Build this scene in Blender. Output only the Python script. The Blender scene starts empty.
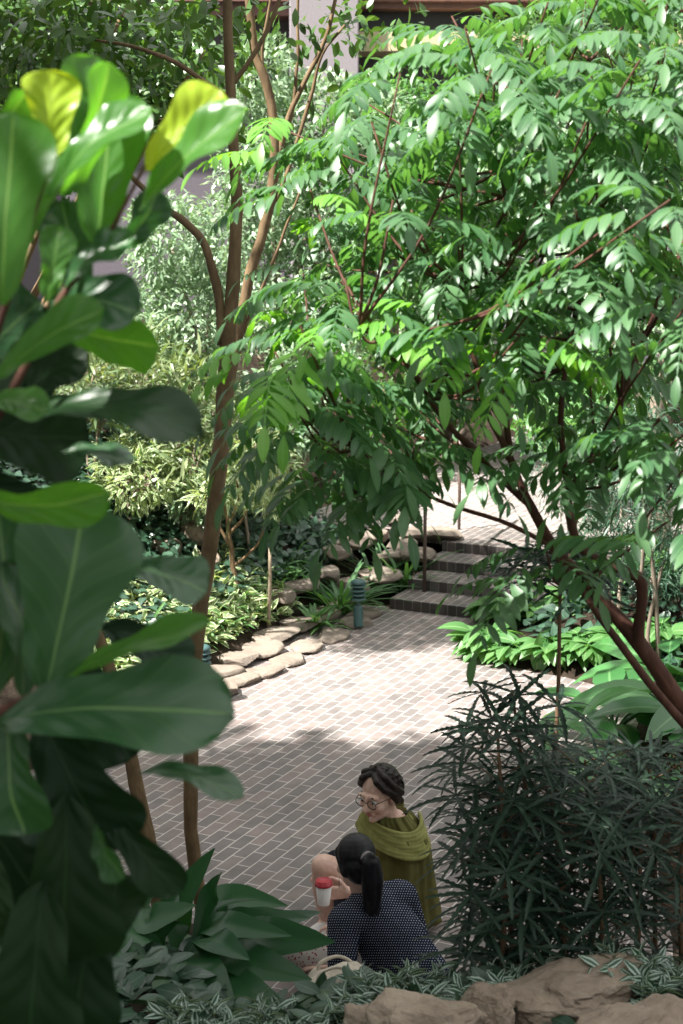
import bpy, bmesh, math, random
import numpy as np
from mathutils import Vector, noise
RS = np.random.RandomState(7)
random.seed(7)
C = bpy.context.scene.collection
SC = bpy.context.scene
# ------------------------------------------------------------------ measured camera
FPX, PITCH, CAMH = 1600.0, math.radians(10.9), 3.5
cp_, sp_ = math.cos(PITCH), math.sin(PITCH)
def at(px, py, Y):
    """world point seen at a photo position, at distance Y in front of the camera foot"""
    u = (px - 341.5) / FPX; v = (py - 512) / FPX
    dy = cp_ - v * sp_; dz = -sp_ - v * cp_
    t = Y / dy
    return np.array([u * t, Y, CAMH + dz * t])
def V3(a): return np.array(a, float)
def nrm(a):
    a = np.asarray(a, float); n = np.linalg.norm(a, axis=-1, keepdims=True)
    return a / np.maximum(n, 1e-9)
# ------------------------------------------------------------------ terrain frame
O2 = np.array([.51, 13.63]); E1 = np.array([.899, -.438]); E2 = np.array([.438, .899])
def pf(a, b, z=0.0):
    p = O2 + E1 * a + E2 * b
    return np.array([p[0], p[1], z])
def ye(x): return np.interp(x, [-6, -1.5, -.7, -.3, .05, 2.5, 6], [8.6, 8.0, 7.35, 6.5, 6.2, 6.15, 6.1])
def zt(x, y):
    x = np.asarray(x, float); y = np.asarray(y, float)
    rx, ry = x - O2[0], y - O2[1]
    e1 = rx * E1[0] + ry * E1[1]; e2 = rx * E2[0] + ry * E2[1]
    zn = np.minimum(.9, np.interp(x, [-1, -.35, .1], [.34, .44, .72]) * (ye(x) - y))
    zr = np.minimum(.8, .45 * (x - (1.55 + (y - 7) * .14)))
    db = (x - 1.0) * .63 + (y - 12.14) * .78
    zb = np.minimum(1.3, .4 * np.minimum(db, e1 - 1.15))
    d = -e1
    d = np.where(e2 > 1.0, d - 1.55, d)
    zl = np.minimum(1.8, .55 * (d - .45))
    z = np.maximum(np.maximum(zn, zr), np.maximum(zb, zl))
    z = np.maximum(z, -.06)
    z = np.where((e2 > 1.3) & (e1 > -1.95) & (e2 < 9) & (e1 < 1.2), np.minimum(z, .36), z)
    z = np.where((e2 >= 9), np.maximum(z, .4 + .2 * (e2 - 9)), z)
    return z
# ------------------------------------------------------------------ mesh + object helpers
def mesh_np(name, Vt, F, mat, parent=None, uv=None, rnd=None, smooth=True):
    me = bpy.data.meshes.new(name)
    Vt = np.asarray(Vt, np.float32).reshape(-1, 3); F = np.asarray(F, np.int32)
    k = F.shape[1]
    me.vertices.add(len(Vt)); me.vertices.foreach_set('co', Vt.ravel())
    me.loops.add(F.size); me.loops.foreach_set('vertex_index', F.ravel())
    me.polygons.add(len(F))
    me.polygons.foreach_set('loop_start', np.arange(0, F.size, k, dtype=np.int32))
    me.polygons.foreach_set('loop_total', np.full(len(F), k, np.int32))
    me.polygons.foreach_set('use_smooth', np.full(len(F), smooth))
    if uv is not None:
        l = me.uv_layers.new(name='UVMap')
        l.data.foreach_set('uv', np.asarray(uv, np.float32)[F.ravel()].ravel())
    if rnd is not None:
        a = me.attributes.new('rnd', 'FLOAT', 'POINT')
        a.data.foreach_set('value', np.asarray(rnd, np.float32))
    me.update(calc_edges=True); me.validate()
    return link(name, me, mat, parent)
def wloc(o):
    return V3(o.location) + (wloc(o.parent) if o.parent else 0)
def link(name, me, mat, parent=None):
    o = bpy.data.objects.new(name, me); C.objects.link(o)
    if mat is not None:
        if not me.materials: me.materials.append(mat)
    if parent is not None:
        o.parent = parent
        o.location = -wloc(parent)
    return o
def tag(o, label=None, cat=None, group=None, kind=None):
    if label: o['label'] = label
    if cat: o['category'] = cat
    if group: o['group'] = group
    if kind: o['kind'] = kind
    return o
def empty(name, loc, label, cat, group=None):
    o = bpy.data.objects.new(name, None); C.objects.link(o)
    o.location = loc; o.empty_display_size = .1
    return tag(o, label, cat, group)
class MB:
    """collects quads/tris as polygons of one mesh"""
    def __init__(s): s.v = []; s.f = []
    def add(s, v, f):
        b = len(s.v); s.v += [tuple(p) for p in v]; s.f += [tuple(i + b for i in q) for q in f]
    def box(s, c, size, ex=(1, 0, 0), ey=(0, 1, 0), ez=(0, 0, 1)):
        c, ex, ey, ez = V3(c), V3(ex), V3(ey), V3(ez)
        v = [c + ex * size[0] / 2 * i + ey * size[1] / 2 * j + ez * size[2] / 2 * k for i in (-1, 1) for j in (-1, 1) for k in (-1, 1)]
        s.add(v, [(0, 1, 3, 2), (4, 6, 7, 5), (0, 4, 5, 1), (2, 3, 7, 6), (0, 2, 6, 4), (1, 5, 7, 3)])
    def tube(s, pts, rad, n=10, cap=True):
        v, f = tube_arrays(pts, rad, n)
        s.add(v, f)
        if cap:
            b = len(s.v) - len(v)
            s.f.append(tuple(b + i for i in range(n))[::-1]); s.f.append(tuple(len(s.v) - n + i for i in range(n)))
    def lathe(s, prof, c=(0, 0, 0), n=24, ax=None):
        c = V3(c)
        X, Y, Z = (V3((1, 0, 0)), V3((0, 1, 0)), V3((0, 0, 1))) if ax is None else ax
        v = []
        for r, z in prof:
            for k in range(n):
                a = 2 * math.pi * k / n
                v.append(c + X * r * math.cos(a) + Y * r * math.sin(a) + Z * z)
        f = [(i * n + k, i * n + (k + 1) % n, (i + 1) * n + (k + 1) % n, (i + 1) * n + k) for i in range(len(prof) - 1) for k in range(n)]
        s.add(v, f)
    def ball(s, c, r, ax=None, nu=16, nv=12):
        """ellipsoid; r scalar or 3, ax = 3 axes"""
        c = V3(c); r = V3(r) if np.ndim(r) else V3((r, r, r))
        X, Y, Z = (V3((1, 0, 0)), V3((0, 1, 0)), V3((0, 0, 1))) if ax is None else [V3(a) for a in ax]
        v = [c + Z * r[2]]; f = []
        for i in range(1, nv):
            t = math.pi * i / nv
            for k in range(nu):
                a = 2 * math.pi * k / nu
                v.append(c + X * r[0] * math.sin(t) * math.cos(a) + Y * r[1] * math.sin(t) * math.sin(a) + Z * r[2] * math.cos(t))
        v.append(c - Z * r[2])
        for k in range(nu): f.append((0, 1 + k, 1 + (k + 1) % nu))
        for i in range(nv - 2):
            for k in range(nu): f.append((1 + i * nu + k, 1 + (i + 1) * nu + k, 1 + (i + 1) * nu + (k + 1) % nu, 1 + i * nu + (k + 1) % nu))
        e = len(v) - 1
        for k in range(nu): f.append((e, 1 + (nv - 2) * nu + (k + 1) % nu, 1 + (nv - 2) * nu + k))
        s.add(v, f)
    def cap(s, a, b, ra, rb, n=14):
        """tapered capsule from a to b"""
        a, b = V3(a), V3(b); d = b - a; L = np.linalg.norm(d); d = d / max(L, 1e-9)
        h = V3((0, 0, 1)) if abs(d[2]) < .9 else V3((1, 0, 0))
        X = nrm(np.cross(d, h)); Y = np.cross(d, X)
        prof = [(ra * math.cos(t), -ra * math.sin(t)) for t in (1.45, 1.1, .7, .3)] + [(ra, 0), (rb, L)] + [(rb * math.cos(t), L + rb * math.sin(t)) for t in (.3, .7, 1.1, 1.45)]
        n0 = len(s.v)
        s.lathe(prof, a, n, (X, Y, d))
        s.f.append(tuple(n0 + i for i in range(n))[::-1]); s.f.append(tuple(len(s.v) - n + i for i in range(n)))
    def chain(s, pts, rad):
        for i in range(len(pts) - 1): s.cap(pts[i], pts[i + 1], rad[i], rad[i + 1])
    def build(s, name, mat, parent=None, smooth=True, remesh=None, smoothit=0, bevel=None):
        me = bpy.data.meshes.new(name); me.from_pydata(s.v, [], s.f)
        bm = bmesh.new(); bm.from_mesh(me); bmesh.ops.recalc_face_normals(bm, faces=bm.faces); bm.to_mesh(me); bm.free()
        for p in me.polygons: p.use_smooth = smooth
        o = link(name, me, mat, parent)
        if bevel:
            m = o.modifiers.new('b', 'BEVEL'); m.width = bevel; m.segments = 2; m.limit_method = 'ANGLE'
        if remesh:
            m = o.modifiers.new('r', 'REMESH'); m.mode = 'VOXEL'; m.voxel_size = remesh; m.use_smooth_shade = True
        if smoothit:
            m = o.modifiers.new('s', 'SMOOTH'); m.iterations = smoothit; m.factor = .5
        return o
def crom(P, R, sub=4):
    """Catmull-Rom refinement of a path with radii"""
    P = np.asarray(P, float); R = np.asarray(R, float)
    if len(P) < 3: 
        t = np.linspace(0, 1, sub + 1)[:, None]
        return P[0] * (1 - t) + P[-1] * t, (R[0] * (1 - t) + R[-1] * t)[:, 0]
    Q = np.vstack([2 * P[0] - P[1], P, 2 * P[-1] - P[-2]]); out = []; ro = []
    for i in range(1, len(Q) - 2):
        for k in range(sub):
            t = k / sub
            a, b, c, d = Q[i - 1], Q[i], Q[i + 1], Q[i + 2]
            out.append(.5 * (2 * b + (c - a) * t + (2 * a - 5 * b + 4 * c - d) * t * t + (3 * b - a - 3 * c + d) * t ** 3))
            ro.append(R[i - 1] * (1 - t) + R[i] * t)
    out.append(P[-1]); ro.append(R[-1])
    return np.array(out), np.array(ro)
def tube_arrays(P, R, n=8):
    P = np.asarray(P, float); R = np.asarray(R, float) * np.ones(len(P))
    T = nrm(np.gradient(P, axis=0)); h = V3((0, 0, 1)) if abs(T[0][2]) < .9 else V3((1, 0, 0))
    X = nrm(np.cross(T[0], h)); v = []
    for i in range(len(P)):
        X = nrm(X - T[i] * np.dot(X, T[i])); Y = np.cross(T[i], X)
        for k in range(n):
            a = 2 * math.pi * k / n
            v.append(P[i] + (X * math.cos(a) + Y * math.sin(a)) * R[i])
    f = [(i * n + k, i * n + (k + 1) % n, (i + 1) * n + (k + 1) % n, (i + 1) * n + k) for i in range(len(P) - 1) for k in range(n)]
    return v, f
def limb(name, P, R, mat, parent, n=10, sub=4, wob=0.0):
    Q, q = crom(P, R, sub)
    if wob:
        for i in range(1, len(Q) - 1):
            Q[i] = Q[i] + V3(noise.noise_vector(Vector(Q[i] * 6))) * wob; q[i] *= 1 + .12 * noise.noise(Vector(Q[i] * 9))
    m = MB(); m.tube(Q, q, n)
    return m.build(name, mat, parent)
# ------------------------------------------------------------------ leaves
T_ELL = ([0, .18, .4, .65, .86, 1], [.05, .55, .95, .9, .5, .02])
T_LANCE = ([0, .2, .5, .8, 1], [.15, .8, 1, .55, .02])
T_STRAP = ([0, .25, .5, .75, .92, 1], [.6, .9, 1, .85, .45, .03])
T_HEART = ([0, .06, .2, .42, .7, 1], [.35, .8, 1, .86, .45, .02])
T_QUAD = ([0, .45, 1], [.2, 1, .05])
T_SAW = (np.linspace(0, 1, 15), [.25, .5, .5, .95, .6, 1.05, .62, 1.1, .6, 1.02, .55, .85, .45, .5, .02])
class Leaves:
    def __init__(s): s.V = []; s.F = []; s.U = []; s.R = []; s.n = 0
    def add(s, P, A, N, L, W, tmpl=T_ELL, droop=.15, fold=.15, cols=3, rnd=None):
        P = np.atleast_2d(P).astype(float); n = len(P)
        A = nrm(np.atleast_2d(A) * np.ones((n, 1))); N = np.atleast_2d(N) * np.ones((n, 1))
        N = nrm(N - A * (A * N).sum(1, keepdims=True)); S = np.cross(A, N)
        L = np.asarray(L, float) * np.ones(n); W = np.asarray(W, float) * np.ones(n); droop = np.asarray(droop, float) * np.ones(n)
        t = np.asarray(tmpl[0], float); w = np.asarray(tmpl[1], float)
        cc = np.linspace(-1, 1, cols); nr = len(t)
        sx = np.repeat(t, cols); cx = np.tile(cc, nr); wx = np.repeat(w, cols)
        pos = P[:, None] + A[:, None] * (L[:, None] * (sx - .25 * np.abs(droop)[:, None] * sx ** 3))[..., None]
        pos = pos + S[:, None] * (W[:, None] * .5 * (wx * cx))[..., None]
        pos = pos + N[:, None] * (-droop[:, None] * L[:, None] * sx ** 2 + fold * W[:, None] * .5 * np.abs(cx) * wx)[..., None]
        i = np.arange((nr - 1) * (cols - 1)); r = i // (cols - 1); c = i % (cols - 1)
        f = np.stack([r * cols + c, r * cols + c + 1, (r + 1) * cols + c + 1, (r + 1) * cols + c], 1)
        nv = nr * cols
        s.F.append((f[None] + (s.n + np.arange(n) * nv)[:, None, None]).reshape(-1, 4))
        s.V.append(pos.reshape(-1, 3)); s.n += n * nv
        s.U.append(np.tile(np.stack([(cx + 1) / 2, sx], 1), (n, 1)))
        rr = RS.rand(n) if rnd is None else np.asarray(rnd) * np.ones(n)
        s.R.append(np.repeat(rr, nv))
    def build(s, name, mat, parent=None):
        return mesh_np(name, np.vstack(s.V), np.vstack(s.F), mat, parent, np.vstack(s.U), np.concatenate(s.R))
def blob(c, r, n, shell=.55):
    """n points in an ellipsoid, biased to its shell; also outward dirs"""
    d = nrm(RS.randn(n, 3)); rad = (shell + (1 - shell) * RS.rand(n)) ** 1.0
    return V3(c) + d * rad[:, None] * V3(r), d
def crown(lv, blobs, L, W, tmpl=T_ELL, droop=.15, out=.6, down=.35, up=1.0, cols=3, fold=.15, jl=.3):
    for c, r, n in blobs:
        P, d = blob(c, r, n)
        A = d * out + RS.randn(n, 3) * .6 + V3((0, 0, -down))
        N = V3((0, 0, up)) + d * .5 + RS.randn(n, 3) * .45
        k = 1 - jl + 2 * jl * RS.rand(n)
        lv.add(P, A, N, L * k, W * k, tmpl, droop, fold, cols)
# ------------------------------------------------------------------ materials
class NT:
    def __init__(s, name):
        s.m = bpy.data.materials.new(name); s.m.use_nodes = True; s.t = s.m.node_tree; s.t.nodes.clear()
        s.out = s.n('ShaderNodeOutputMaterial')
    def n(s, ty, **kw):
        x = s.t.nodes.new(ty)
        for k, v in kw.items(): setattr(x, k, v)
        return x
    def l(s, a, b): s.t.links.new(a, b)
    def val(s, sock, v):
        if hasattr(v, 'is_output') or isinstance(v, bpy.types.NodeSocket): s.l(v, sock)
        else: sock.default_value = v
    def math(s, op, a, b=0.0, c=0.0):
        x = s.n('ShaderNodeMath', operation=op); s.val(x.inputs[0], a); s.val(x.inputs[1], b)
        if op in ('MULTIPLY_ADD', 'SMOOTH_MIN'): s.val(x.inputs[2], c)
        return x.outputs[0]
    def mix(s, f, a, b):
        x = s.n('ShaderNodeMix', data_type='RGBA'); s.val(x.inputs[0], f)
        s.val(x.inputs[6], a if not isinstance(a, tuple) else (*a, 1)); s.val(x.inputs[7], b if not isinstance(b, tuple) else (*b, 1))
        return x.outputs[2]
    def mapr(s, v, a, b, c=0.0, d=1.0):
        x = s.n('ShaderNodeMapRange'); s.val(x.inputs[0], v)
        for i, q in enumerate((a, b, c, d)): x.inputs[i + 1].default_value = q
        return x.outputs[0]
    def noise(s, scale, detail=4, vec=None, rough=.55):
        x = s.n('ShaderNodeTexNoise'); x.inputs['Scale'].default_value = scale; x.inputs['Detail'].default_value = detail; x.inputs['Roughness'].default_value = rough
        if vec is not None: s.l(vec, x.inputs['Vector'])
        return x.outputs[0]
    def obj(s): return s.n('ShaderNodeTexCoord').outputs['Object']
    def sepxyz(s, v):
        x = s.n('ShaderNodeSeparateXYZ'); s.l(v, x.inputs[0]); return x.outputs
    def bsdf(s, col, rough=.5, spec=.5, bump=None, bstr=.3, bdist=.01, metal=0.0):
        b = s.n('ShaderNodeBsdfPrincipled'); s.val(b.inputs['Base Color'], (*col, 1) if isinstance(col, tuple) else col)
        s.val(b.inputs['Roughness'], rough); b.inputs['Specular IOR Level'].default_value = spec; b.inputs['Metallic'].default_value = metal
        if bump is not None:
            q = s.n('ShaderNodeBump'); q.inputs['Strength'].default_value = bstr; q.inputs['Distance'].default_value = bdist
            s.l(bump, q.inputs['Height']); s.l(q.outputs[0], b.inputs['Normal'])
        return b
    def done(s, sh): s.l(sh.outputs[0], s.out.inputs[0]); return s.m
def plain(name, col, rough=.6, spec=.4, nscale=None, amp=.25, bstr=.2, bdist=.01, metal=0.0):
    t = NT(name)
    if nscale:
        nz = t.noise(nscale, 5, t.obj())
        c = t.mix(t.mapr(nz, .3, .7), tuple(x * (1 - amp) for x in col), tuple(min(1, x * (1 + amp)) for x in col))
        return t.done(t.bsdf(c, rough, spec, nz, bstr, bdist, metal))
    return t.done(t.bsdf(col, rough, spec, metal=metal))
def leaf_mat(name, a, b, rough=.38, spec=.5, tr=.3, trc=None, midrib=None, stripe=None, veins=False, edge=None):
    t = NT(name); at_ = t.n('ShaderNodeAttribute', attribute_name='rnd').outputs['Fac']
    c = t.mix(at_, a, b)
    uv = t.n('ShaderNodeUVMap').outputs[0]; x = t.sepxyz(uv)
    u = t.math('ABSOLUTE', t.math('MULTIPLY_ADD', x[0], 2.0, -1.0))
    bump = None
    if stripe: # silvery bands on each half of the blade
        s1 = t.math('MULTIPLY', t.mapr(u, .28, .4), t.mapr(u, .82, .7))
        c = t.mix(t.math('MULTIPLY', s1, .85), c, stripe)
    if edge: c = t.mix(t.mapr(u, .5, .7), c, edge)
    if veins:
        w = t.math('FRACT', t.math('MULTIPLY_ADD', t.math('POWER', u, .8), -1.7, t.math('MULTIPLY', x[1], 5.5)))
        vm = t.math('MAXIMUM', t.mapr(u, .045, .02), t.math('MULTIPLY', t.mapr(t.math('ABSOLUTE', t.math('ADD', w, -.5)), .045, .012), .22))
        c = t.mix(t.math('MULTIPLY', vm, .7), c, midrib)
        bump = t.math('MULTIPLY', t.math('ABSOLUTE', t.math('ADD', w, -.5)), t.mapr(u, 0, .2))
        bump = t.math('ADD', t.math('MULTIPLY', bump, -1.0), t.math('MULTIPLY', vm, -.6))
    elif midrib: c = t.mix(t.math('MULTIPLY', t.mapr(u, .09, .05), .6), c, midrib)
    p = t.bsdf(c, rough, spec, bump, .3, .01)
    tl = t.n('ShaderNodeBsdfTranslucent')
    hs = t.n('ShaderNodeMix', data_type='RGBA', blend_type='MULTIPLY'); hs.inputs[0].default_value = 1
    t.l(c, hs.inputs[6]); hs.inputs[7].default_value = (*(trc or (2.6, 2.4, .9)), 1)
    t.l(hs.outputs[2], tl.inputs[0])
    mx = t.n('ShaderNodeMixShader'); mx.inputs[0].default_value = tr
    t.l(p.outputs[0], mx.inputs[1]); t.l(tl.outputs[0], mx.inputs[2])
    return t.done(mx)
def bark_mat(name, a, b, sc=30):
    t = NT(name); o = t.obj(); mp = t.n('ShaderNodeMapping'); mp.inputs['Scale'].default_value = (1, 1, .35); t.l(o, mp.inputs[0])
    nz = t.noise(sc, 6, mp.outputs[0], .65); n2 = t.noise(6, 3, o)
    c = t.mix(t.mapr(nz, .35, .68), a, b)
    c = t.mix(t.mapr(n2, .35, .7, 0, .5), c, tuple(x * .55 for x in a))
    return t.done(t.bsdf(c, .75, .3, nz, .6, .008))
def paver_mat(name, dark=1.0, axis='xy'):
    t = NT(name); o = t.obj()
    mp = t.n('ShaderNodeMapping', vector_type='POINT'); t.l(o, mp.inputs[0])
    mp.inputs['Rotation'].default_value = (0, 0, math.radians(26 - 90))   # brick length runs up the path
    b = t.n('ShaderNodeTexBrick'); t.l(mp.outputs[0], b.inputs['Vector'])
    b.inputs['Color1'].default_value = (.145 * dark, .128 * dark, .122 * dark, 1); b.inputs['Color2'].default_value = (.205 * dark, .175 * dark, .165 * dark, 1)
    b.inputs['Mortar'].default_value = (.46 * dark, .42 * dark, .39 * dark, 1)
    b.inputs['Scale'].default_value = 1; b.inputs['Brick Width'].default_value = .188; b.inputs['Row Height'].default_value = .083
    b.inputs['Mortar Size'].default_value = .0045; b.inputs['Mortar Smooth'].default_value = .3; b.inputs['Bias'].default_value = -.1
    b2 = t.n('ShaderNodeTexBrick'); t.l(mp.outputs[0], b2.inputs['Vector'])
    for k in ('Scale', 'Brick Width', 'Row Height', 'Mortar Size'): b2.inputs[k].default_value = b.inputs[k].default_value
    b2.inputs['Color1'].default_value = (0, 0, 0, 1); b2.inputs['Color2'].default_value = (1, 1, 1, 1); b2.inputs['Bias'].default_value = -.45; b2.inputs['Mortar'].default_value = (0, 0, 0, 1)
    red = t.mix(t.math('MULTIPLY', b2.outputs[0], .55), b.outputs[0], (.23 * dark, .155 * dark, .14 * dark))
    nz = t.noise(9, 5, o); n2 = t.noise(1.1, 3, o)
    mm = t.n('ShaderNodeMix', data_type='RGBA', blend_type='MULTIPLY'); mm.inputs[0].default_value = 1
    t.l(red, mm.inputs[6])
    g = t.math('MULTIPLY', t.mapr(nz, .3, .7, .85, 1.15), t.mapr(n2, .35, .65, .88, 1.1)); cb = t.n('ShaderNodeCombineColor')
    for i in range(3): t.l(g, cb.inputs[i])
    t.l(cb.outputs[0], mm.inputs[7])
    h = t.math('ADD', t.math('MULTIPLY', b.outputs['Fac'], -.6), t.math('MULTIPLY', nz, .3))
    return t.done(t.bsdf(mm.outputs[2], .62, .35, h, .5, .006))
def stone_mat(name, a, b):
    t = NT(name); o = t.obj(); nz = t.noise(5, 6, o, .62); n2 = t.noise(28, 4, o, .7)
    oi = t.n('ShaderNodeObjectInfo').outputs['Random']
    c = t.mix(t.mapr(nz, .35, .68), a, b); c = t.mix(t.math('MULTIPLY', oi, .35), c, tuple(x * .62 for x in b))
    c = t.mix(t.mapr(n2, .55, .75, 0, .3), c, (.42, .4, .37))
    return t.done(t.bsdf(c, .85, .25, t.math('ADD', nz, t.math('MULTIPLY', n2, .35)), .8, .02))
M = {}
M['paver'] = paver_mat('brick_paving'); M['paver_shaded'] = paver_mat('brick_step_shaded', .75); M['riser_shaded'] = paver_mat('brick_riser_shaded', .26); M['paver_upper'] = paver_mat('brick_terrace', 1.25)  # step and riser copies are darkened: their shade is painted into the brick
M['soil'] = plain('soil', (.03, .022, .016), .95, .1, 14, .5, .8, .03)
M['stone'] = stone_mat('fieldstone', (.15, .12, .1), (.26, .215, .175)); M['boulder'] = stone_mat('brown_boulder', (.19, .145, .11), (.4, .32, .25))
M['bark'] = bark_mat('brown_bark', (.13, .082, .042), (.235, .16, .085)); M['bark_red'] = bark_mat('reddish_bark', (.06, .024, .016), (.12, .052, .033)); M['bark_grey'] = bark_mat('grey_bark', (.22, .17, .13), (.36, .29, .23))
M['twig'] = plain('twig', (.16, .1, .06), .8, .2)
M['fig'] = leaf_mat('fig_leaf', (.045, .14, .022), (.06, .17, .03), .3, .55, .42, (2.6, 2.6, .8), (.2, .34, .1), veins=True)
M['fig_half_shade'] = leaf_mat('fig_leaf_half_shade', (.022, .075, .026), (.03, .09, .03), .3, .55, .2, (2.2, 2.4, .8), (.16, .28, .1), veins=True)  # fig leaves halfway down: half shade put into a darker green
M['fig_shaded'] = leaf_mat('fig_leaf_shaded', (.009, .03, .012), (.018, .045, .015), .36, .22, .08, (1.8, 2, .9), (.03, .07, .028), veins=True)  # lower fig leaves: their shade painted in as a very dark green
M['fig_backlit'] = leaf_mat('fig_leaf_backlit', (.34, .5, .03), (.4, .55, .04), .38, .4, .5, (1.5, 1.3, .4), (.2, .3, .02), veins=True)  # backlit fig leaves: the glow of the sun put into a yellow base
M['pinn'] = leaf_mat('pinnate_leaf', (.038, .105, .044), (.09, .185, .08), .4, .5, .34, (2.2, 2.4, .8), (.1, .24, .08))
M['pinn_sunlit'] = leaf_mat('pinnate_leaf_sunlit', (.1, .27, .04), (.16, .36, .06), .42, .45, .4, (1.9, 1.9, .6), (.2, .4, .1))  # sunlit copy of the pinnate leaf, sunlight put into the colour
M['ficus'] = leaf_mat('ficus_leaf', (.03, .075, .018), (.07, .15, .035), .35, .5, .25)
M['silver'] = leaf_mat('silvery_leaf', (.13, .22, .12), (.32, .43, .28), .35, .6, .25, (1.4, 1.5, .9))
M['yellow'] = leaf_mat('yellow_green_leaf', (.09, .15, .06), (.25, .3, .15), .4, .5, .3, (1.6, 1.6, .7))
M['cream'] = leaf_mat('variegated_leaf', (.1, .19, .06), (.17, .27, .1), .35, .5, .3, (1.8, 1.8, .9), edge=(.55, .58, .38))
M['ivy'] = leaf_mat('ivy_leaf', (.018, .05, .028), (.04, .09, .055), .33, .5, .1, midrib=(.1, .17, .11))
M['bright'] = leaf_mat('bright_leaf', (.05, .15, .04), (.11, .24, .075), .4, .5, .35, (1.8, 1.8, .7), midrib=(.3, .46, .2))
M['conifer'] = leaf_mat('needle', (.018, .055, .032), (.05, .11, .06), .45, .4, .12)
M['aralia'] = leaf_mat('false_aralia_leaf', (.01, .026, .016), (.022, .046, .03), .42, .2, .06, midrib=(.07, .1, .07))
M['aspid'] = leaf_mat('cast_iron_leaf', (.016, .07, .026), (.03, .105, .036), .32, .38, .14, midrib=(.03, .1, .03))
M['philo'] = leaf_mat('broad_glossy_leaf', (.03, .11, .035), (.06, .19, .05), .28, .6, .2, (2, 2.2, .8), midrib=(.15, .3, .12))
M['trad'] = leaf_mat('striped_creeper_leaf', (.018, .055, .03), (.03, .08, .04), .35, .5, .1, stripe=(.4, .5, .44))
# ------------------------------------------------------------------ setting
g = np.arange(-9, 9.01, .15); h = np.arange(.6, 25, .15)
gx, gy = np.meshgrid(g, h); gz = zt(gx, gy) + .015 * np.sin(gx * 7.3) * np.cos(gy * 6.1)
n0, n1 = gx.shape
idx = np.arange(n0 * n1).reshape(n0, n1)
F = np.stack([idx[:-1, :-1], idx[:-1, 1:], idx[1:, 1:], idx[1:, :-1]], -1).reshape(-1, 4)
tag(mesh_np('ground', np.stack([gx, gy, gz], -1).reshape(-1, 3), F, M['soil']), 'dark garden soil of the planting beds and bank', None, None, 'structure')
m = MB(); m.box((0, 0, 0), (1, 1, 1))
fl = MB(); fl.add([(-5, 5, 0), (6, 5, 0), (6, 11.2, 0), tuple(pf(3, .05)), tuple(pf(-3, .05)), (-5, 9, 0)], [(0, 1, 2, 3, 4, 5)])
tag(fl.build('floor', M['paver'], None, False), 'grey brown brick paving of the sunken path', None, None, 'structure')
RIS, TRD = .095, .4
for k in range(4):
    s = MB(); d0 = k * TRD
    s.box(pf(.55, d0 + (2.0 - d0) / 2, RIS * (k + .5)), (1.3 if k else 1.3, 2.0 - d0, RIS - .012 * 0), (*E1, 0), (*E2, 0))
    o = s.build('floor_step', M['paver_shaded'], None, False, bevel=.006); o.data.materials.append(M['riser_shaded'])
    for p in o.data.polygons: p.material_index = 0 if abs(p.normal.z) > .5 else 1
    tag(o, ['lowest', 'second', 'third', 'topmost'][k] + ' brick garden step up to the terrace, its shade painted in', None, None, 'structure')
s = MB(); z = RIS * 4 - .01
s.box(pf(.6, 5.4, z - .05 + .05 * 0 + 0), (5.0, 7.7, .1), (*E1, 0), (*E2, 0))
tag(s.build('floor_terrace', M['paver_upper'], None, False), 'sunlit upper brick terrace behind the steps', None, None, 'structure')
# back wall of the atrium
M['granite'] = plain('granite', (.27, .24, .26), .6, .4, 40, .12, .1); M['corten'] = plain('brown_steel', (.16, .085, .07), .55, .4, 5, .15, .1)
M['granite_dark'] = plain('dark_granite', (.13, .115, .135), .5, .4, 40, .15, .1); M['gap'] = plain('gap_shade_black', (.02, .02, .025), .3, .5); M['ledge'] = plain('ledge_stone', (.55, .47, .3), .7, .3)
w = MB(); w.box((0, 25.3, 5), (34, .4, 12)); tag(w.build('wall_back', M['granite_dark'], None, False), 'dark mauve granite wall at the back of the atrium', None, None, 'structure')
for i, (xa, xb) in enumerate(((-.75, .25), (-7.6, -6.4), (6.2, 7.4))):
    w = MB(); w.box(((xa + xb) / 2, 24.5, 5), (xb - xa, 1.2, 12)); tag(w.build('column', M['granite'], None, False, bevel=.02), ['grey granite column', 'granite column far left', 'granite column far right'][i] + ' on the back wall', None, None, 'structure')
for i, (xa, xb) in enumerate(((-6.4, -.75), (.25, 6.2))):
    w = MB(); w.box(((xa + xb) / 2, 24.7, 6.95 if i else 6.85), (xb - xa, .7, 1.3)); w.box(((xa + xb) / 2, 24.32, 6.45), (xb - xa, .12, .12))
    tag(w.build('beam', M['corten'], None, False, bevel=.01), 'brown steel beam on the ' + ('left' if i == 0 else 'right') + ' of the granite column', None, None, 'structure')
    if i == 0: continue
    w = MB(); w.box(((xa + xb) / 2, 24.85, 6.14), (xb - xa, .3, .34)); tag(w.build('gap_shade', M['gap'], None, False), None, None, None, 'structure')  # near-black strip painting the shade in the gap under the beam
    w = MB(); w.box(((xa + xb) / 2, 24.6, 5.82), (xb - xa, .9, .28)); tag(w.build('trim_2', M['ledge'], None, False, bevel=.01), None, None, None, 'structure')
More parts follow.
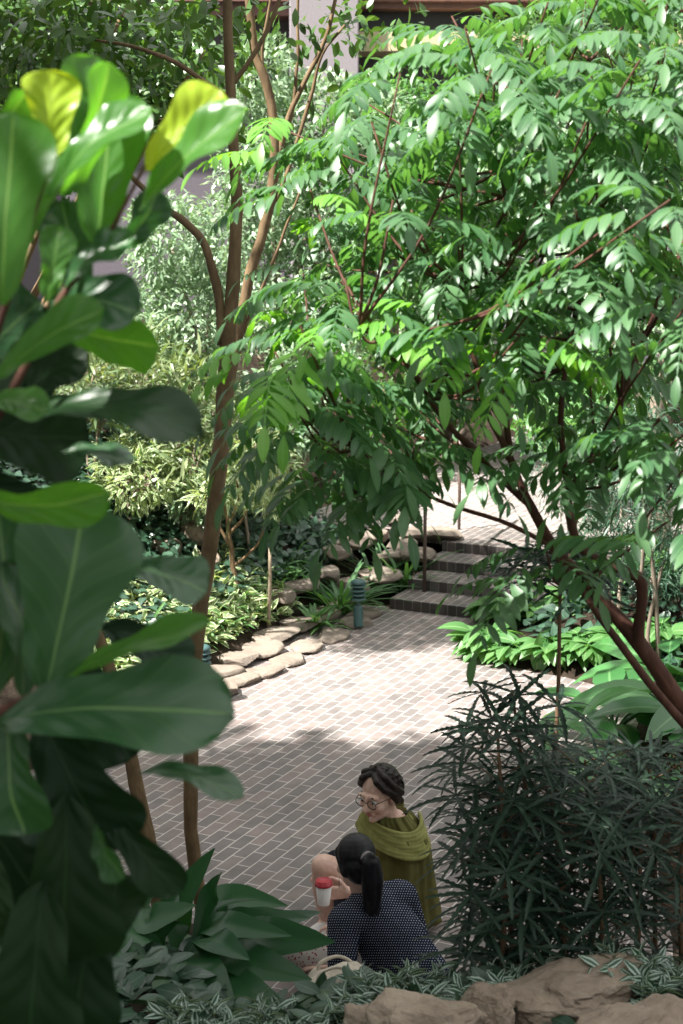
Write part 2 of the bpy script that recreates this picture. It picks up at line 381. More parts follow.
# ------------------------------------------------------------------ sun, sky, camera
SUN = nrm(V3((-.5, -.28, .82)))
ld = bpy.data.lights.new('sun', 'SUN'); ld.energy = 15; ld.angle = math.radians(.9); ld.color = (1, .965, .9)
lo = bpy.data.objects.new('sun', ld); C.objects.link(lo); lo.rotation_euler = Vector(SUN).to_track_quat('Z', 'Y').to_euler(); lo.location = (-5, -3, 12)
wd = bpy.data.worlds.new('sky'); SC.world = wd; wd.use_nodes = True
bg = wd.node_tree.nodes['Background']; wt = wd.node_tree   # glazed roof: bright overhead, dim towards the walls
g_ = wt.nodes.new('ShaderNodeTexCoord'); z_ = wt.nodes.new('ShaderNodeSeparateXYZ'); wt.links.new(g_.outputs['Generated'], z_.inputs[0])
rp = wt.nodes.new('ShaderNodeValToRGB'); wt.links.new(z_.outputs[2], rp.inputs[0])
rp.color_ramp.elements[0].position = 0; rp.color_ramp.elements[0].color = (.2, .21, .2, 1); rp.color_ramp.elements[1].position = .8; rp.color_ramp.elements[1].color = (1, 1, .99, 1)
q_ = rp.color_ramp.elements.new(.25); q_.color = (.42, .44, .42, 1)
wt.links.new(rp.outputs[0], bg.inputs[0]); bg.inputs[1].default_value = 1.42
cd = bpy.data.cameras.new('camera'); co = bpy.data.objects.new('camera', cd); C.objects.link(co)
co.location = (0, 0, CAMH); co.rotation_euler = (math.pi / 2 - PITCH, 0, 0)
cd.sensor_width = 36; cd.lens = FPX / 1024 * 36; cd.clip_start = .05; cd.clip_end = 200
cd.dof.use_dof = True; cd.dof.focus_distance = 7.9; cd.dof.aperture_fstop = 5.0
SC.camera = co
SC.view_settings.view_transform = 'Standard'; SC.view_settings.look = 'None'; SC.view_settings.exposure = .25; SC.view_settings.gamma = 1; SC.view_settings.use_curve_mapping = False
# unseen slab added overhead, outlined by the shade wanted on the near path
def shade(x, y, z): return (x - SUN[0] / SUN[2] * -z, y - SUN[1] / SUN[2] * -z, z)
ZG = 7.0
def gpt(x, y): return (x + SUN[0] / SUN[2] * ZG, y + SUN[1] / SUN[2] * ZG, ZG)
w = MB(); poly = [gpt(-9, -6), gpt(1.85, -6), gpt(1.85, 3.36), gpt(1.3, 3.4), gpt(1.3, 4.25), gpt(2.2, 4.3), gpt(2.2, 5.35), gpt(1.3, 5.4), gpt(1.3, 7.0), gpt(3.4, 7.4), gpt(3.4, 9.75), gpt(-9, 9.75)]
w.add(poly + [(a, b, c + .3) for a, b, c in poly], [tuple(range(12))[::-1], tuple(range(12, 24))] + [(i, (i + 1) % 12, (i + 1) % 12 + 12, i + 12) for i in range(12)])
tag(w.build('shade_slab', M['granite'], None, False), 'unseen slab added overhead to shade the near path', None, None, 'structure')
lv = Leaves()
for (a, b), n in (((gpt(1.35, -2), gpt(1.35, 7)), 260), ((gpt(3.4, 7.4), gpt(3.4, 9.8)), 120), ((gpt(3.4, 9.85), gpt(-6, 9.85)), 520)):
    t = RS.rand(n, 1); P = V3(a) * (1 - t) + V3(b) * t + RS.randn(n, 3) * (.2, .2, .1) + V3((0, 0, .15))
    lv.add(P, RS.randn(n, 3) * (1, 1, .4), V3((0, 0, 1)) + RS.randn(n, 3) * .3, .3, .14, T_ELL, .2)
tag(lv.build('shade_fringe', M['ficus']), 'unseen leaves added along the shade slab to break up its shadow edge', 'plant', None, 'stuff')  # leaf fringe added to give the slab's shadow a ragged edge
# ------------------------------------------------------------------ fiddle-leaf fig close to the camera
T_FID = ([0, .04, .1, .18, .28, .38, .48, .58, .68, .77, .85, .92, .97, 1], [.04, .2, .38, .5, .56, .6, .68, .8, .93, 1, .97, .8, .5, .06])
def fig_leaf(root, b, t, wpx, Yb, Yt, tilt, mat, droop=.1, wave=.03, fold=.12):
    B, Tp = at(*b, Yb), at(*t, Yt)
    A = Tp - B; L = np.linalg.norm(A); A = A / L
    view = nrm(V3((0, 0, CAMH)) - (B + Tp) / 2)
    N = nrm(view - A * np.dot(view, A)); S = np.cross(A, N); a = math.radians(tilt)
    if abs(A[0]) > abs(A[2]) and S[2] < 0: a = -a   # on a level leaf a positive tilt turns the upper face up
    N2 = N * math.cos(a) + S * math.sin(a); S2 = np.cross(A, N2)
    W = wpx * (Yb + Yt) / 2 / FPX / max(.35, math.cos(a))
    ts = np.linspace(0, 1, 29); ws = np.interp(ts, *T_FID); cols = 13
    cc = np.linspace(-1, 1, cols); ph = RS.rand() * 6
    V = []; U = []
    for s_, w_ in zip(ts, ws):
        for c_ in cc:
            bend = -droop * L * ((s_ - .5) ** 2 * 4 - 1) * .6
            wav = wave * W * abs(c_) ** 2 * math.sin(s_ * 15 + ph + (2 if c_ > 0 else 0)) + fold * W * (abs(c_) - .4) * w_
            V.append(B + A * L * s_ + S2 * W * .5 * w_ * c_ + N2 * (bend + wav + W * .07 * noise.noise(Vector((s_ * 3.2 + ph, c_ * 1.4, ph * 2))))); U.append(((c_ + 1) / 2, s_))
    idx = np.arange(29 * cols).reshape(29, cols)
    F = np.stack([idx[:-1, :-1], idx[:-1, 1:], idx[1:, 1:], idx[1:, :-1]], -1).reshape(-1, 4)
    o = mesh_np('leaf', V, F, mat, root, U, np.full(len(V), RS.rand()))
    return B
fig = empty('fiddle_leaf_fig', (-.95, 2.45, float(zt(-.95, 2.45))), 'fiddle-leaf fig with big violin-shaped leaves, close up along the left edge', 'potted plant')
fig['category'] = 'plant'
X0 = (-.62, 2.45)
stem = [(-.95, 2.45, 1.6), (-.82, 2.48, 2.3), (-.72, 2.45, 2.9), (-.55, 2.45, 3.25), tuple(at(40, 190, 2.45)), tuple(at(52, 155, 2.45))]
limb('stem', stem, [.02, .016, .011, .007, .005, .003], M['bark_red'], fig, 10, 5)
limb('stem', [(-.72, 2.45, 2.9), tuple(at(-10, 430, 2.4)), tuple(at(60, 300, 2.42)), tuple(at(100, 250, 2.42)), tuple(at(145, 165, 2.42))], [.009, .007, .006, .004, .003], M['bark_red'], fig, 8, 5)
limb('stem', [(-.82, 2.48, 2.3), tuple(at(-60, 740, 2.35)), tuple(at(0, 712, 2.35)), tuple(at(50, 688, 2.35))], [.016, .012, .009, .004], M['bark_red'], fig, 8, 5)
limb('stem', [(-.82, 2.48, 2.2), tuple(at(-60, 880, 2.4)), tuple(at(20, 800, 2.42)), tuple(at(60, 790, 2.45))], [.014, .011, .008, .004], M['bark_red'], fig, 8, 5)
Fg, Fd, Fy, Fm = M['fig'], M['fig_shaded'], M['fig_backlit'], M['fig_half_shade']
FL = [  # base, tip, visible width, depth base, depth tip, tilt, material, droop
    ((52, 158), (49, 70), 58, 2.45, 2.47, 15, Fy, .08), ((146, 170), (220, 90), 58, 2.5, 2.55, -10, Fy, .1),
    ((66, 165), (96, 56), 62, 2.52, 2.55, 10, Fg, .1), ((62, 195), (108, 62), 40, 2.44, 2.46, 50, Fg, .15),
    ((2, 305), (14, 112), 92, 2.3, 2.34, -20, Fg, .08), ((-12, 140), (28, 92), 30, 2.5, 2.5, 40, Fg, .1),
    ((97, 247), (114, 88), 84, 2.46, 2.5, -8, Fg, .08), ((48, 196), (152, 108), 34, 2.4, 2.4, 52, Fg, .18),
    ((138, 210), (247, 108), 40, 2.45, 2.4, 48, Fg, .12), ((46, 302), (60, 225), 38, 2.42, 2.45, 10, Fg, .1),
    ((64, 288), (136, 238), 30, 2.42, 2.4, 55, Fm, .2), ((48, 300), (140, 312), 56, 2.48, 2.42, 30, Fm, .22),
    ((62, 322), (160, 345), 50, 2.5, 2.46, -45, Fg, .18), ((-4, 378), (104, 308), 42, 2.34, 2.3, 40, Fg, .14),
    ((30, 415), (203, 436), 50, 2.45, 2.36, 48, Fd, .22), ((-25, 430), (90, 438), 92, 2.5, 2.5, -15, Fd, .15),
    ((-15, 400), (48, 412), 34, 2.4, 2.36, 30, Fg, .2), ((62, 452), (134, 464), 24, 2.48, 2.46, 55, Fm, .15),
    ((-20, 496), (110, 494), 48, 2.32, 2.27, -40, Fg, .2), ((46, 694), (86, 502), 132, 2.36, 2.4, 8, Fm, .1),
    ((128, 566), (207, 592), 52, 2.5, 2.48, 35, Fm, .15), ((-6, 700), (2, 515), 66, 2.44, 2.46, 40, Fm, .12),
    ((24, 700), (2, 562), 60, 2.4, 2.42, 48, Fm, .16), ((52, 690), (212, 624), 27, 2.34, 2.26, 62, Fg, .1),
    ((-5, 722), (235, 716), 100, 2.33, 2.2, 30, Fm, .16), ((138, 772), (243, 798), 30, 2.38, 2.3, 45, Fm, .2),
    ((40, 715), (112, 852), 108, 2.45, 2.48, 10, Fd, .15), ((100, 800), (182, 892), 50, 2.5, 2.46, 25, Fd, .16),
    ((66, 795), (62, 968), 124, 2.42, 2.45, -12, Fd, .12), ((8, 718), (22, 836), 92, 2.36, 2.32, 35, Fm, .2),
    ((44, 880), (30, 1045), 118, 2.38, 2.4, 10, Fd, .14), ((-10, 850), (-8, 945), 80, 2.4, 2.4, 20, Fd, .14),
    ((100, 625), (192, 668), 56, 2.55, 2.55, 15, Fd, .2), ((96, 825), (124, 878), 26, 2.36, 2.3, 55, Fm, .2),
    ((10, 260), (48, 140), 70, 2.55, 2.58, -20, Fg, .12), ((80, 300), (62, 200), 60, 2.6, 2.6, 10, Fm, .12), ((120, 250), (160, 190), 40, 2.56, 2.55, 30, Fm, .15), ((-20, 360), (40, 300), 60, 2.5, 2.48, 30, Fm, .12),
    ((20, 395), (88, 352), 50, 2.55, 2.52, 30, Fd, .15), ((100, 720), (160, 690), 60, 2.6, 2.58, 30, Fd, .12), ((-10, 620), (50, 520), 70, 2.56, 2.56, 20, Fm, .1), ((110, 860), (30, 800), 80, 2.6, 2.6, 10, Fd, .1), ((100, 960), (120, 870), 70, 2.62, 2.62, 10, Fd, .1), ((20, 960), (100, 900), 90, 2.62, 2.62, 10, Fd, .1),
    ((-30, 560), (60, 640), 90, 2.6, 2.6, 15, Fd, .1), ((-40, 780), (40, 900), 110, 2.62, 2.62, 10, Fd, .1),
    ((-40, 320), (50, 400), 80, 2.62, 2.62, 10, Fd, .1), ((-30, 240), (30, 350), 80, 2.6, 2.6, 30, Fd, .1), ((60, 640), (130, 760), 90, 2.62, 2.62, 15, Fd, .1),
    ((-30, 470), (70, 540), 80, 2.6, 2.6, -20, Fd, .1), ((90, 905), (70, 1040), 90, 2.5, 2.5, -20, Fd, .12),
]
pet = [(0, 0, 0)]
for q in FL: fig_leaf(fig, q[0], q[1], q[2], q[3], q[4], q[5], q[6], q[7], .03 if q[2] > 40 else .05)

# ------------------------------------------------------------------ compound-leaved tree on the right
def inpoly(x, y, P):
    r = False; j = len(P) - 1
    for i in range(len(P)):
        if (P[i][1] > y) != (P[j][1] > y) and x < (P[j][0] - P[i][0]) * (y - P[i][1]) / (P[j][1] - P[i][1]) + P[i][0]: r = not r
        j = i
    return r
def compound(lv, tw, P, az, el, L, pairs=6, ll=.125, lw=.042, hang=.35, light=0.0):
    """one pinnate leaf: arching rachis with paired leaflets and a terminal one"""
    d = V3((math.cos(az) * math.cos(el), math.sin(az) * math.cos(el), math.sin(el))); side = nrm(np.cross(d, (0, 0, 1)))
    pts = []
    for k in range(9):
        s = k / 8; p = P + d * L * s * (1 - .12 * s * s) + V3((0, 0, -hang * L * s * s)); pts.append(p)
    pts = np.array(pts); T = nrm(np.gradient(pts, axis=0)); up = np.cross(side, T); up = up * np.sign(up[:, 2:3] + 1e-6)
    lv.add(pts[:-1], pts[1:] - pts[:-1], up[:-1], np.linalg.norm(pts[1:] - pts[:-1], axis=1) * 1.05, .005, T_QUAD, 0, 0, 2)
    for k in range(pairs):
        s = .3 + .68 * k / pairs; f = s * 8; i = min(7, int(f)); p = pts[i] * (1 - f + i) + pts[i + 1] * (f - i); t = T[i]; u = up[i]
        sc = math.sin(math.pi * (.25 + .62 * (k + .5) / pairs)) * (.9 + .2 * RS.rand())
        for sd in (-1, 1):
            a = nrm(t * .62 + side * sd * .85 + V3((0, 0, -.22)) + RS.randn(3) * .1)
            lv.add(p, a, u + RS.randn(3) * .16 + side * sd * .15, ll * sc, lw * sc, T_ELL, .22 + .15 * RS.rand(), .16, 3)
    lv.add(pts[-1], T[-1] + V3((0, 0, -.15)), up[-1], ll, lw, T_ELL, .25, .16, 3)
RT = empty('compound_leaf_tree', (1.42, 4.95, float(zt(1.42, 4.95))), 'spreading tree with arching compound leaves and reddish branches, filling the upper right', 'tree')
def P_(l, Y): return [at(x, y, Y if np.ndim(Y) == 0 else Y[i]) for i, (x, y) in enumerate(l)]
tr1 = [V3((1.42, 4.95, float(zt(1.42, 4.95)) - .1))] + P_([(760, 850), (700, 735), (674, 695), (653, 663), (625, 625), (589, 586), (568, 565), (554, 547), (530, 505), (509, 460), (488, 410), (470, 345), (462, 290)], 5.0)
limb('trunk', tr1, [.05, .045, .036, .032, .028, .025, .022, .02, .018, .015, .012, .01, .008, .006], M['bark_red'], RT, 12, 4, .008)
br2 = P_([(655, 668), (639, 642), (642, 586), (628, 572), (593, 558), (575, 537), (568, 491), (593, 456), (616, 428), (621, 400), (639, 350), (660, 290), (668, 200), (655, 120)], [5, 4.98, 4.95, 4.95, 4.95, 4.95, 5, 5.05, 5.1, 5.1, 5.2, 5.3, 5.4, 5.5])
limb('branch', br2, [.02, .019, .018, .017, .015, .014, .013, .012, .012, .011, .009, .008, .006, .004], M['bark_red'], RT, 10, 4, .006)
br3 = P_([(700, 740), (655, 690), (610, 630), (575, 580), (556, 556)], [4.9, 4.9, 4.92, 4.97, 5]); limb('branch', br3, [.016, .014, .012, .01, .008], M['bark_red'], RT, 8, 4, .004)
br4 = P_([(530, 505), (490, 470), (462, 438), (430, 400), (395, 350), (360, 325)], [5, 5, 4.95, 4.85, 4.75, 4.65]); limb('branch', br4, [.012, .01, .009, .008, .006, .004], M['bark_red'], RT, 8, 4, .006)
br5 = P_([(509, 460), (505, 400), (510, 330), (506, 250), (505, 170), (510, 90)], [5, 5.05, 5.1, 5.2, 5.3, 5.4]); limb('branch', br5, [.012, .011, .01, .008, .006, .004], M['bark_red'], RT, 8, 4, .006)
br6 = P_([(568, 491), (560, 420), (570, 340), (590, 250), (600, 160), (590, 60)], [5, 5.1, 5.2, 5.3, 5.4, 5.5]); limb('branch', br6, [.011, .01, .009, .008, .006, .004], M['bark_red'], RT, 8, 4, .006)
br7 = P_([(554, 547), (500, 520), (440, 500), (400, 480), (360, 450)], [5, 4.95, 4.9, 4.85, 4.8]); limb('branch', br7, [.008, .007, .006, .005, .004], M['bark_red'], RT, 8, 4, .006)
nodes = np.vstack([crom(b, np.ones(len(b)), 3)[0] for b in (tr1[6:], br2[6:], br4, br5, br6, br7)])
POLY = [(470, -30), (705, -30), (705, 470), (650, 450), (600, 470), (560, 460), (505, 455), (455, 450), (400, 460), (350, 495), (300, 450), (275, 400), (255, 370), (300, 320), (295, 230), (310, 170), (350, 120), (410, 60)]
spots = [(300, 325, 4.6, 1), (345, 310, 4.7, 1), (275, 352, 4.55, 1), (330, 390, 4.7, 0), (300, 415, 4.7, 0), (360, 470, 4.75, 0), (405, 440, 4.8, 0), (310, 190, 5.1, 1), (285, 130, 5.4, 1), (340, 160, 5.2, 0),
         (520, 335, 4.5, 1), (475, 330, 4.6, 1), (440, 300, 4.7, 1), (610, 225, 4.2, 0), (670, 200, 4.1, 0), (670, 520, 4.2, 0), (690, 430, 4.3, 0), (545, 545, 4.9, 0), (560, 90, 4.6, 0), (640, 60, 4.4, 0), (690, 300, 4.2, 0), (660, 420, 4.5, 0)]
pts_ = []
for _ in range(4000):
    x, y = RS.uniform(250, 705), RS.uniform(-30, 520)
    if not inpoly(x, y, POLY): continue
    if 330 < x < 560 and 415 < y < 520 and RS.rand() < .6: continue
    Y = RS.uniform(4.5, 6.1) if y < 400 else RS.uniform(4.6, 5.3)
    p = at(x, y, Y)
    if all(np.linalg.norm(p - q) > .235 for q in pts_): pts_.append(p)
spots = [(at(x, y, Y), l) for x, y, Y, l in spots] + [(p, 0) for p in pts_[:95]]
lv, ly, tw = Leaves(), Leaves(), MB()
for p, l in spots:
    q = nodes[np.argmin(np.linalg.norm(nodes - p + V3((0, 0, .25)), axis=1))]
    mid = (p + q) / 2 + V3((0, 0, -.06)) + RS.randn(3) * .02
    Q, r = crom([q, mid, p], [.006, .0045, .003], 4); tw.tube(Q, r, 6)
    k = RS.randint(5, 8); a0 = RS.rand() * 6.28
    for j in range(k):
        L = RS.uniform(.28, .42)
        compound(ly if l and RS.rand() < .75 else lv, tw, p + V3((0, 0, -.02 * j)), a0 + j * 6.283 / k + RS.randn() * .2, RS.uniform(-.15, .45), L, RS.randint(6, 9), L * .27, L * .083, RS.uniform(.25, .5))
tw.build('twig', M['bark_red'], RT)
lv.build('foliage', M['pinn'], RT); tag(ly.build('foliage', M['pinn_sunlit'], RT), 'tip leaves painted lighter for the sun on them')

# ------------------------------------------------------------------ slender tree on the left
ST = empty('slender_tree', (-.6, 7.1, float(zt(-.6, 7.1))), 'slender brown-barked tree rising beside the fig, its foot behind strap leaves', 'tree')
Y7 = 7.1
s1 = [V3((-.62, 7.1, float(zt(-.62, 7.1)) - .08))] + P_([(193, 850), (191, 780), (192, 700), (198, 620), (211, 540), (219, 460), (225, 380), (231, 300), (236, 240), (236, 180), (231, 100), (228, 20), (226, -80)], Y7)
limb('trunk', s1, [.037, .033, .033, .034, .035, .036, .036, .035, .031, .028, .025, .022, .02, .017], M['bark'], ST, 14, 4, .006)
b1 = P_([(222, 345), (218, 295), (206, 248), (185, 222), (158, 203), (120, 165), (80, 120)], Y7); limb('branch', b1, [.022, .021, .019, .017, .014, .01, .007], M['bark'], ST, 10, 4, .006)
b2 = P_([(231, 100), (205, 82), (175, 62), (135, 47), (95, 40)], [7.1, 7.15, 7.2, 7.3, 7.4]); limb('branch', b2, [.014, .013, .011, .009, .005], M['bark'], ST, 8, 4, .006)
b3 = P_([(232, 85), (250, 60), (270, 25), (290, -30)], Y7); limb('branch', b3, [.012, .011, .009, .008], M['bark'], ST, 8, 4, .004)
b4 = P_([(160, 905), (150, 850), (136, 785), (118, 700), (90, 620), (20, 520), (-60, 430)], [6.95] * 7); b4 = [V3((b4[0][0] + .02, 6.95, float(zt(b4[0][0], 6.95)) - .05))] + b4[1:]
limb('trunk', b4, [.04, .038, .034, .03, .027, .022, .016], M['bark'], ST, 12, 4, .006)
lv = Leaves()
crown(lv, [(at(60, 40, 7.6), (.42, .5, .28), 330), (at(140, 30, 7.9), (.4, .5, .22), 170), (at(20, 95, 7.8), (.4, .5, .3), 300), (at(120, 95, 8.1), (.35, .4, .2), 110), (at(205, 5, 7.6), (.25, .4, .2), 70), (at(180, 130, 7.8), (.25, .3, .25), 40), (at(30, 10, 7.2), (.4, .4, .2), 90)], .085, .036, T_ELL, .2)
lv.build('foliage', M['ficus'], ST)
def wisp(lv, path, n, L, W, spread=.1):
    for p in path:
        lv.add(V3(p) + RS.randn(n, 3) * spread, RS.randn(n, 3) + V3((0, 0, -.2)), V3((0, 0, 1)) + RS.randn(n, 3) * .5, L, W, T_ELL, .2)
# several-stemmed tree behind it
MT = empty('several_stemmed_tree', (-.75, 10.6, float(zt(-.75, 10.6))), 'tree with several forking light brown stems behind the slender trunk', 'tree')
Y9 = 9.3
c0 = [V3((-.92, 9.3, float(zt(-.92, 9.3)) - .05))]
MT.location = c0[0]
c1 = c0 + P_([(190, 700), (200, 620), (213, 540), (222, 460), (230, 380), (241, 320), (252, 270), (268, 210), (275, 150), (268, 90), (252, 40), (248, -40)], Y9)
limb('trunk', c1, [.042, .04, .038, .037, .035, .034, .032, .03, .03, .028, .026, .024, .02], M['bark'], MT, 12, 4, .012)
for l, r in (([(270, 205), (285, 130), (303, 85), (325, 40), (338, -10)], .02), ([(275, 150), (292, 115), (297, 60), (298, -20)], .014), ([(262, 230), (288, 170), (312, 90), (322, 55), (345, 25)], .014), ([(268, 92), (262, 50), (275, -20)], .014), ([(240, 340), (262, 290), (285, 230), (300, 190)], .012)):
    limb('branch', P_(l, Y9), np.linspace(r, r * .5, len(l)), M['bark'], MT, 8, 4, .01)
lv = Leaves()
crown(lv, [(at(300, 20, 9.3), (.4, .4, .25), 80), (at(340, 60, 9.5), (.3, .4, .3), 70), (at(265, 130, 9.6), (.35, .4, .4), 60), (at(200, 40, 9.6), (.4, .4, .3), 90), (at(380, 10, 9.4), (.35, .4, .2), 50)], .09, .04, T_ELL, .2)
lv.build('foliage', M['ficus'], MT)
# ------------------------------------------------------------------ fieldstone edging and rocks
def rock(name, c, size, rot, mat, seed, sub=3, planes=11, rough=.05, flat=.45):
    r = np.random.RandomState(seed); bm = bmesh.new(); bmesh.ops.create_icosphere(bm, subdivisions=sub, radius=1)
    pn = nrm(r.randn(planes, 3)); pn[0] = (0, 0, 1); pd = .62 + .3 * r.rand(planes); pd[0] = flat + .2
    ca, sa = math.cos(rot), math.sin(rot)
    off = r.rand(3) * 50
    for v in bm.verts:
        p = V3(v.co); q = p.copy()
        dt = pn @ p; ok = dt > 1e-3
        k = min(1.0, (pd[ok] / dt[ok]).min()) if ok.any() else 1.0; q = p * k
        n_ = noise.fractal(Vector(p * 2.3 + off), .9, 2.1, 4); q = q * (1 + rough * n_)
        q = q * V3(size); v.co = (c[0] + q[0] * ca - q[1] * sa, c[1] + q[0] * sa + q[1] * ca, c[2] + q[2])
    me = bpy.data.meshes.new(name); bm.to_mesh(me); bm.free()
    for p in me.polygons: p.use_smooth = False
    return link(name, me, mat)
k = 0
for row, (e1, st, sz, lift) in enumerate(((-.15, .34, (.225, .16, .05), .02), (-.43, .37, (.25, .17, .055), .05), (-.7, .4, (.23, .16, .07), .12))):
    b = -3.5 + row * .12 if row < 2 else -.9
    while b < (.05 if row == 0 else 1.6):
        w_ = RS.uniform(.8, 1.25)
        e = e1 + RS.uniform(-.05, .04) + (0 if b < .1 else -.02)
        p = pf(e, b); zz = max(0, float(zt(p[0], p[1])))
        up = lift + (max(0, b + .3) * .2 if row else 0)
        o = rock('fieldstone', (p[0], p[1], zz + up), (sz[0] * w_ * RS.uniform(.82, .95), sz[1] * RS.uniform(.8, 1.05), sz[2] * RS.uniform(.8, 1.4)), math.radians(64) + RS.uniform(-.5, .5), M['stone'], 100 + k, 4, 13, .02, .3)
        tag(o, ['flat brown fieldstone in the front row of edging along the left path edge', 'flat brown fieldstone in the middle row of edging left of the brick path', 'flat brown fieldstone in the back row of edging against the ivy bank'][row], 'stone', ['front edging stones', 'middle edging stones', 'back edging stones'][row])
        b += st * w_ * RS.uniform(.92, 1.08); k += 1
for i, (e1, e2, z, s) in enumerate(((-.28, .35, .2, (.2, .17, .07)), (-.2, .85, .32, (.22, .17, .07)), (-.12, 1.35, .42, (.24, .18, .07)))):
    o = rock('fieldstone', pf(e1, e2, z), s, .5 + i, M['stone'], 300 + i, 3)
    tag(o, ['flat tan fieldstone stacked beside the lowest brick step', 'tan fieldstone stacked beside the second brick step', 'tan fieldstone stacked beside the third brick step'][i], 'stone')
for i, (px, py, Y, s) in enumerate(((165, 548, 13.2, (.15, .14, .12)), (195, 533, 13.4, (.15, .14, .13)), (207, 560, 13.1, (.12, .11, .1)), (183, 519, 13.6, (.14, .12, .1)))):
    o = rock('rock', at(px, py, Y), s, i * 1.3, M['boulder'], 340 + i, 3)
    o.data.transform(__import__('mathutils').Matrix.Translation((0, 0, 0)))
    tag(o, ['brown rock at the left of the small rock pile on the ivy bank', 'largest brown rock of the small pile on the ivy bank', 'lowest brown rock of the pile, next to the slender trunk', 'topmost brown rock of the small pile on the ivy bank'][i], 'rock')
BD = ((428, 1014, 4.5, (.19, .14, .13), 'brown boulder at the bottom edge, leftmost of the boulder row'), (492, 1006, 4.68, (.1, .09, .1), 'small brown rock wedged between the boulders at the bottom edge'),
      (578, 990, 4.85, (.27, .17, .12), 'long flat-topped brown boulder under the dark feathery plants'), (622, 1024, 4.4, (.32, .13, .14), 'broad brown boulder at the bottom right edge'), (362, 1024, 4.6, (.1, .08, .08), 'small tan rock among striped leaves at the bottom edge'))
for i, (px, py, Y, s, l) in enumerate(BD):
    p = at(px, py, Y); p[2] = min(p[2], float(zt(p[0], p[1])) + .13)
    tag(rock('boulder', p, s, .3 * i - .2, M['boulder'], 372 + i, 5, 13, .14, .45), l, 'rock')
# ------------------------------------------------------------------ louvred path lights, stake, handrail
M['teal'] = plain('green_painted_metal', (.045, .1, .1), .45, .5); M['lens'] = plain('frosted_lens', (.2, .28, .28), .3, .5); M['wood'] = plain('grey_wood', (.3, .24, .17), .8, .2, 30, .3)
M['rail'] = plain('dark_rail', (.09, .06, .05), .5, .5)
def bollard(p, label):
    e = empty('path_light', p, label, 'lamp', 'louvred path lights'); p = V3(p)
    m = MB(); m.lathe([(0, 0), (.045, 0), (.046, .012), (.04, .02), (.04, .17), (.034, .18), (.018, .19), (.016, .215), (.03, .225), (0, .225)], p); m.build('post', M['teal'], e)
    m = MB(); m.lathe([(0, .22), (.034, .22), (.034, .375), (0, .375)], p); m.build('lens', M['lens'], e)
    for i in range(4):
        z = .232 + i * .037; m = MB(); m.lathe([(.032, z + .022), (.066, z), (.067, z + .004), (.036, z + .03), (.032, z + .022)], p); m.build('louvre_ring', M['teal'], e)
    m = MB(); m.lathe([(0, .378), (.06, .368), (.064, .374), (.058, .39), (.04, .402), (0, .408)], p); m.build('cap', M['teal'], e)
bollard((.14, 13.0, .02), 'green louvred path light on the stone edging near the steps')
bollard((-.99, 10.95, .03), 'green louvred path light half hidden by the fig leaves')
a_, b_ = at(268, 616, 12.75), at(270, 548, 12.75); a_[2] = float(zt(a_[0], a_[1])) - .05
m = MB(); m.tube(*crom([a_, (a_ + b_) / 2 + V3((.006, 0, 0)), b_], [.016, .015, .013], 3), 8); tag(m.build('stake', M['wood']), 'thin wooden stake standing upright in the ivy', 'stake')
hr = empty('handrail', pf(.18, .2, .09), 'slim dark handrail beside the upper steps, seen through leaves', 'handrail')
pA, pB = V3((.74, 13.9, 1.12)), V3((1.15, 15.35, 1.31))
for p in (pA, pB):
    m = MB(); m.tube([(p[0], p[1], .1), p], [.016, .016], 8); m.build('post', M['rail'], hr)
m = MB(); d = nrm(pB - pA); m.tube(np.array([pA - d * .15, pA, pB, pB + d * .15]), [.02] * 4, 8); m.build('rail', M['rail'], hr)
# ------------------------------------------------------------------ ground covers
def on_bed(n, a0, a1, b0, b1, lift):
    a, b = RS.uniform(a0, a1, n), RS.uniform(b0, b1, n); P = O2 + a[:, None] * E1 + b[:, None] * E2
    return np.column_stack([P, np.maximum(0, zt(P[:, 0], P[:, 1])) + lift * RS.rand(n) ** 1.5 + .01])
lv = Leaves()
for n, q in ((7000, (-2.9, -.85, -3.2, 1.0)), (2500, (-4.5, -2.5, -3.0, 2.0))):
    P = on_bed(n, *q, .2); e = (P[:, :2] - O2) @ E1
    lv.add(P, RS.randn(n, 3) * (1, 1, .3) + V3((.2, -.3, -.25)), V3((.1, -.35, 1)) + RS.randn(n, 3) * .35, .085, .07, T_HEART, .15, .12)
tag(lv.build('ivy', M['ivy']), 'dark ivy blanketing the left bank behind the fieldstones', 'ivy', None, 'stuff')
lv = Leaves(); n = 5200; P = np.column_stack([RS.uniform(1.5, 5.2, n), RS.uniform(5.0, 14.5, n)]); z_ = zt(P[:, 0], P[:, 1]); P = np.column_stack([P, z_ + .02 + .12 * RS.rand(n)])[z_ > .1]
lv.add(P, RS.randn(len(P), 3) * (1, 1, .3), V3((-.2, -.2, 1)) + RS.randn(len(P), 3) * .35, .12, .09, T_HEART, .15, .12)
tag(lv.build('ivy', M['ivy']), 'dark ivy covering the bed on the right of the brick path', 'ivy', None, 'stuff')
lv = Leaves(); P = on_bed(1900, -1.3, -.62, -3.5, -.8, .16)
lv.add(P, RS.randn(1900, 3) * (1, 1, .3) + V3((0, 0, .35)), V3((0, -.2, 1)) + RS.randn(1900, 3) * .4, .13, .045, T_LANCE, .3, .2)
tag(lv.build('variegated_groundcover', M['cream']), 'bright cream and green groundcover between the fieldstones and the ivy', 'groundcover', None, 'stuff')
lv = Leaves(); P = on_bed(380, -1.0, -.72, -2.6, .1, .12)
lv.add(P, RS.randn(380, 3) * (1, 1, .3) + V3((.2, -.2, .5)), V3((0, 0, 1)) + RS.randn(380, 3) * .3, .2, .022, T_STRAP, .5, .2)
tag(lv.build('grassy_edging', M['bright']), 'bright narrow grassy leaves spilling over the fieldstones', 'groundcover', None, 'stuff')
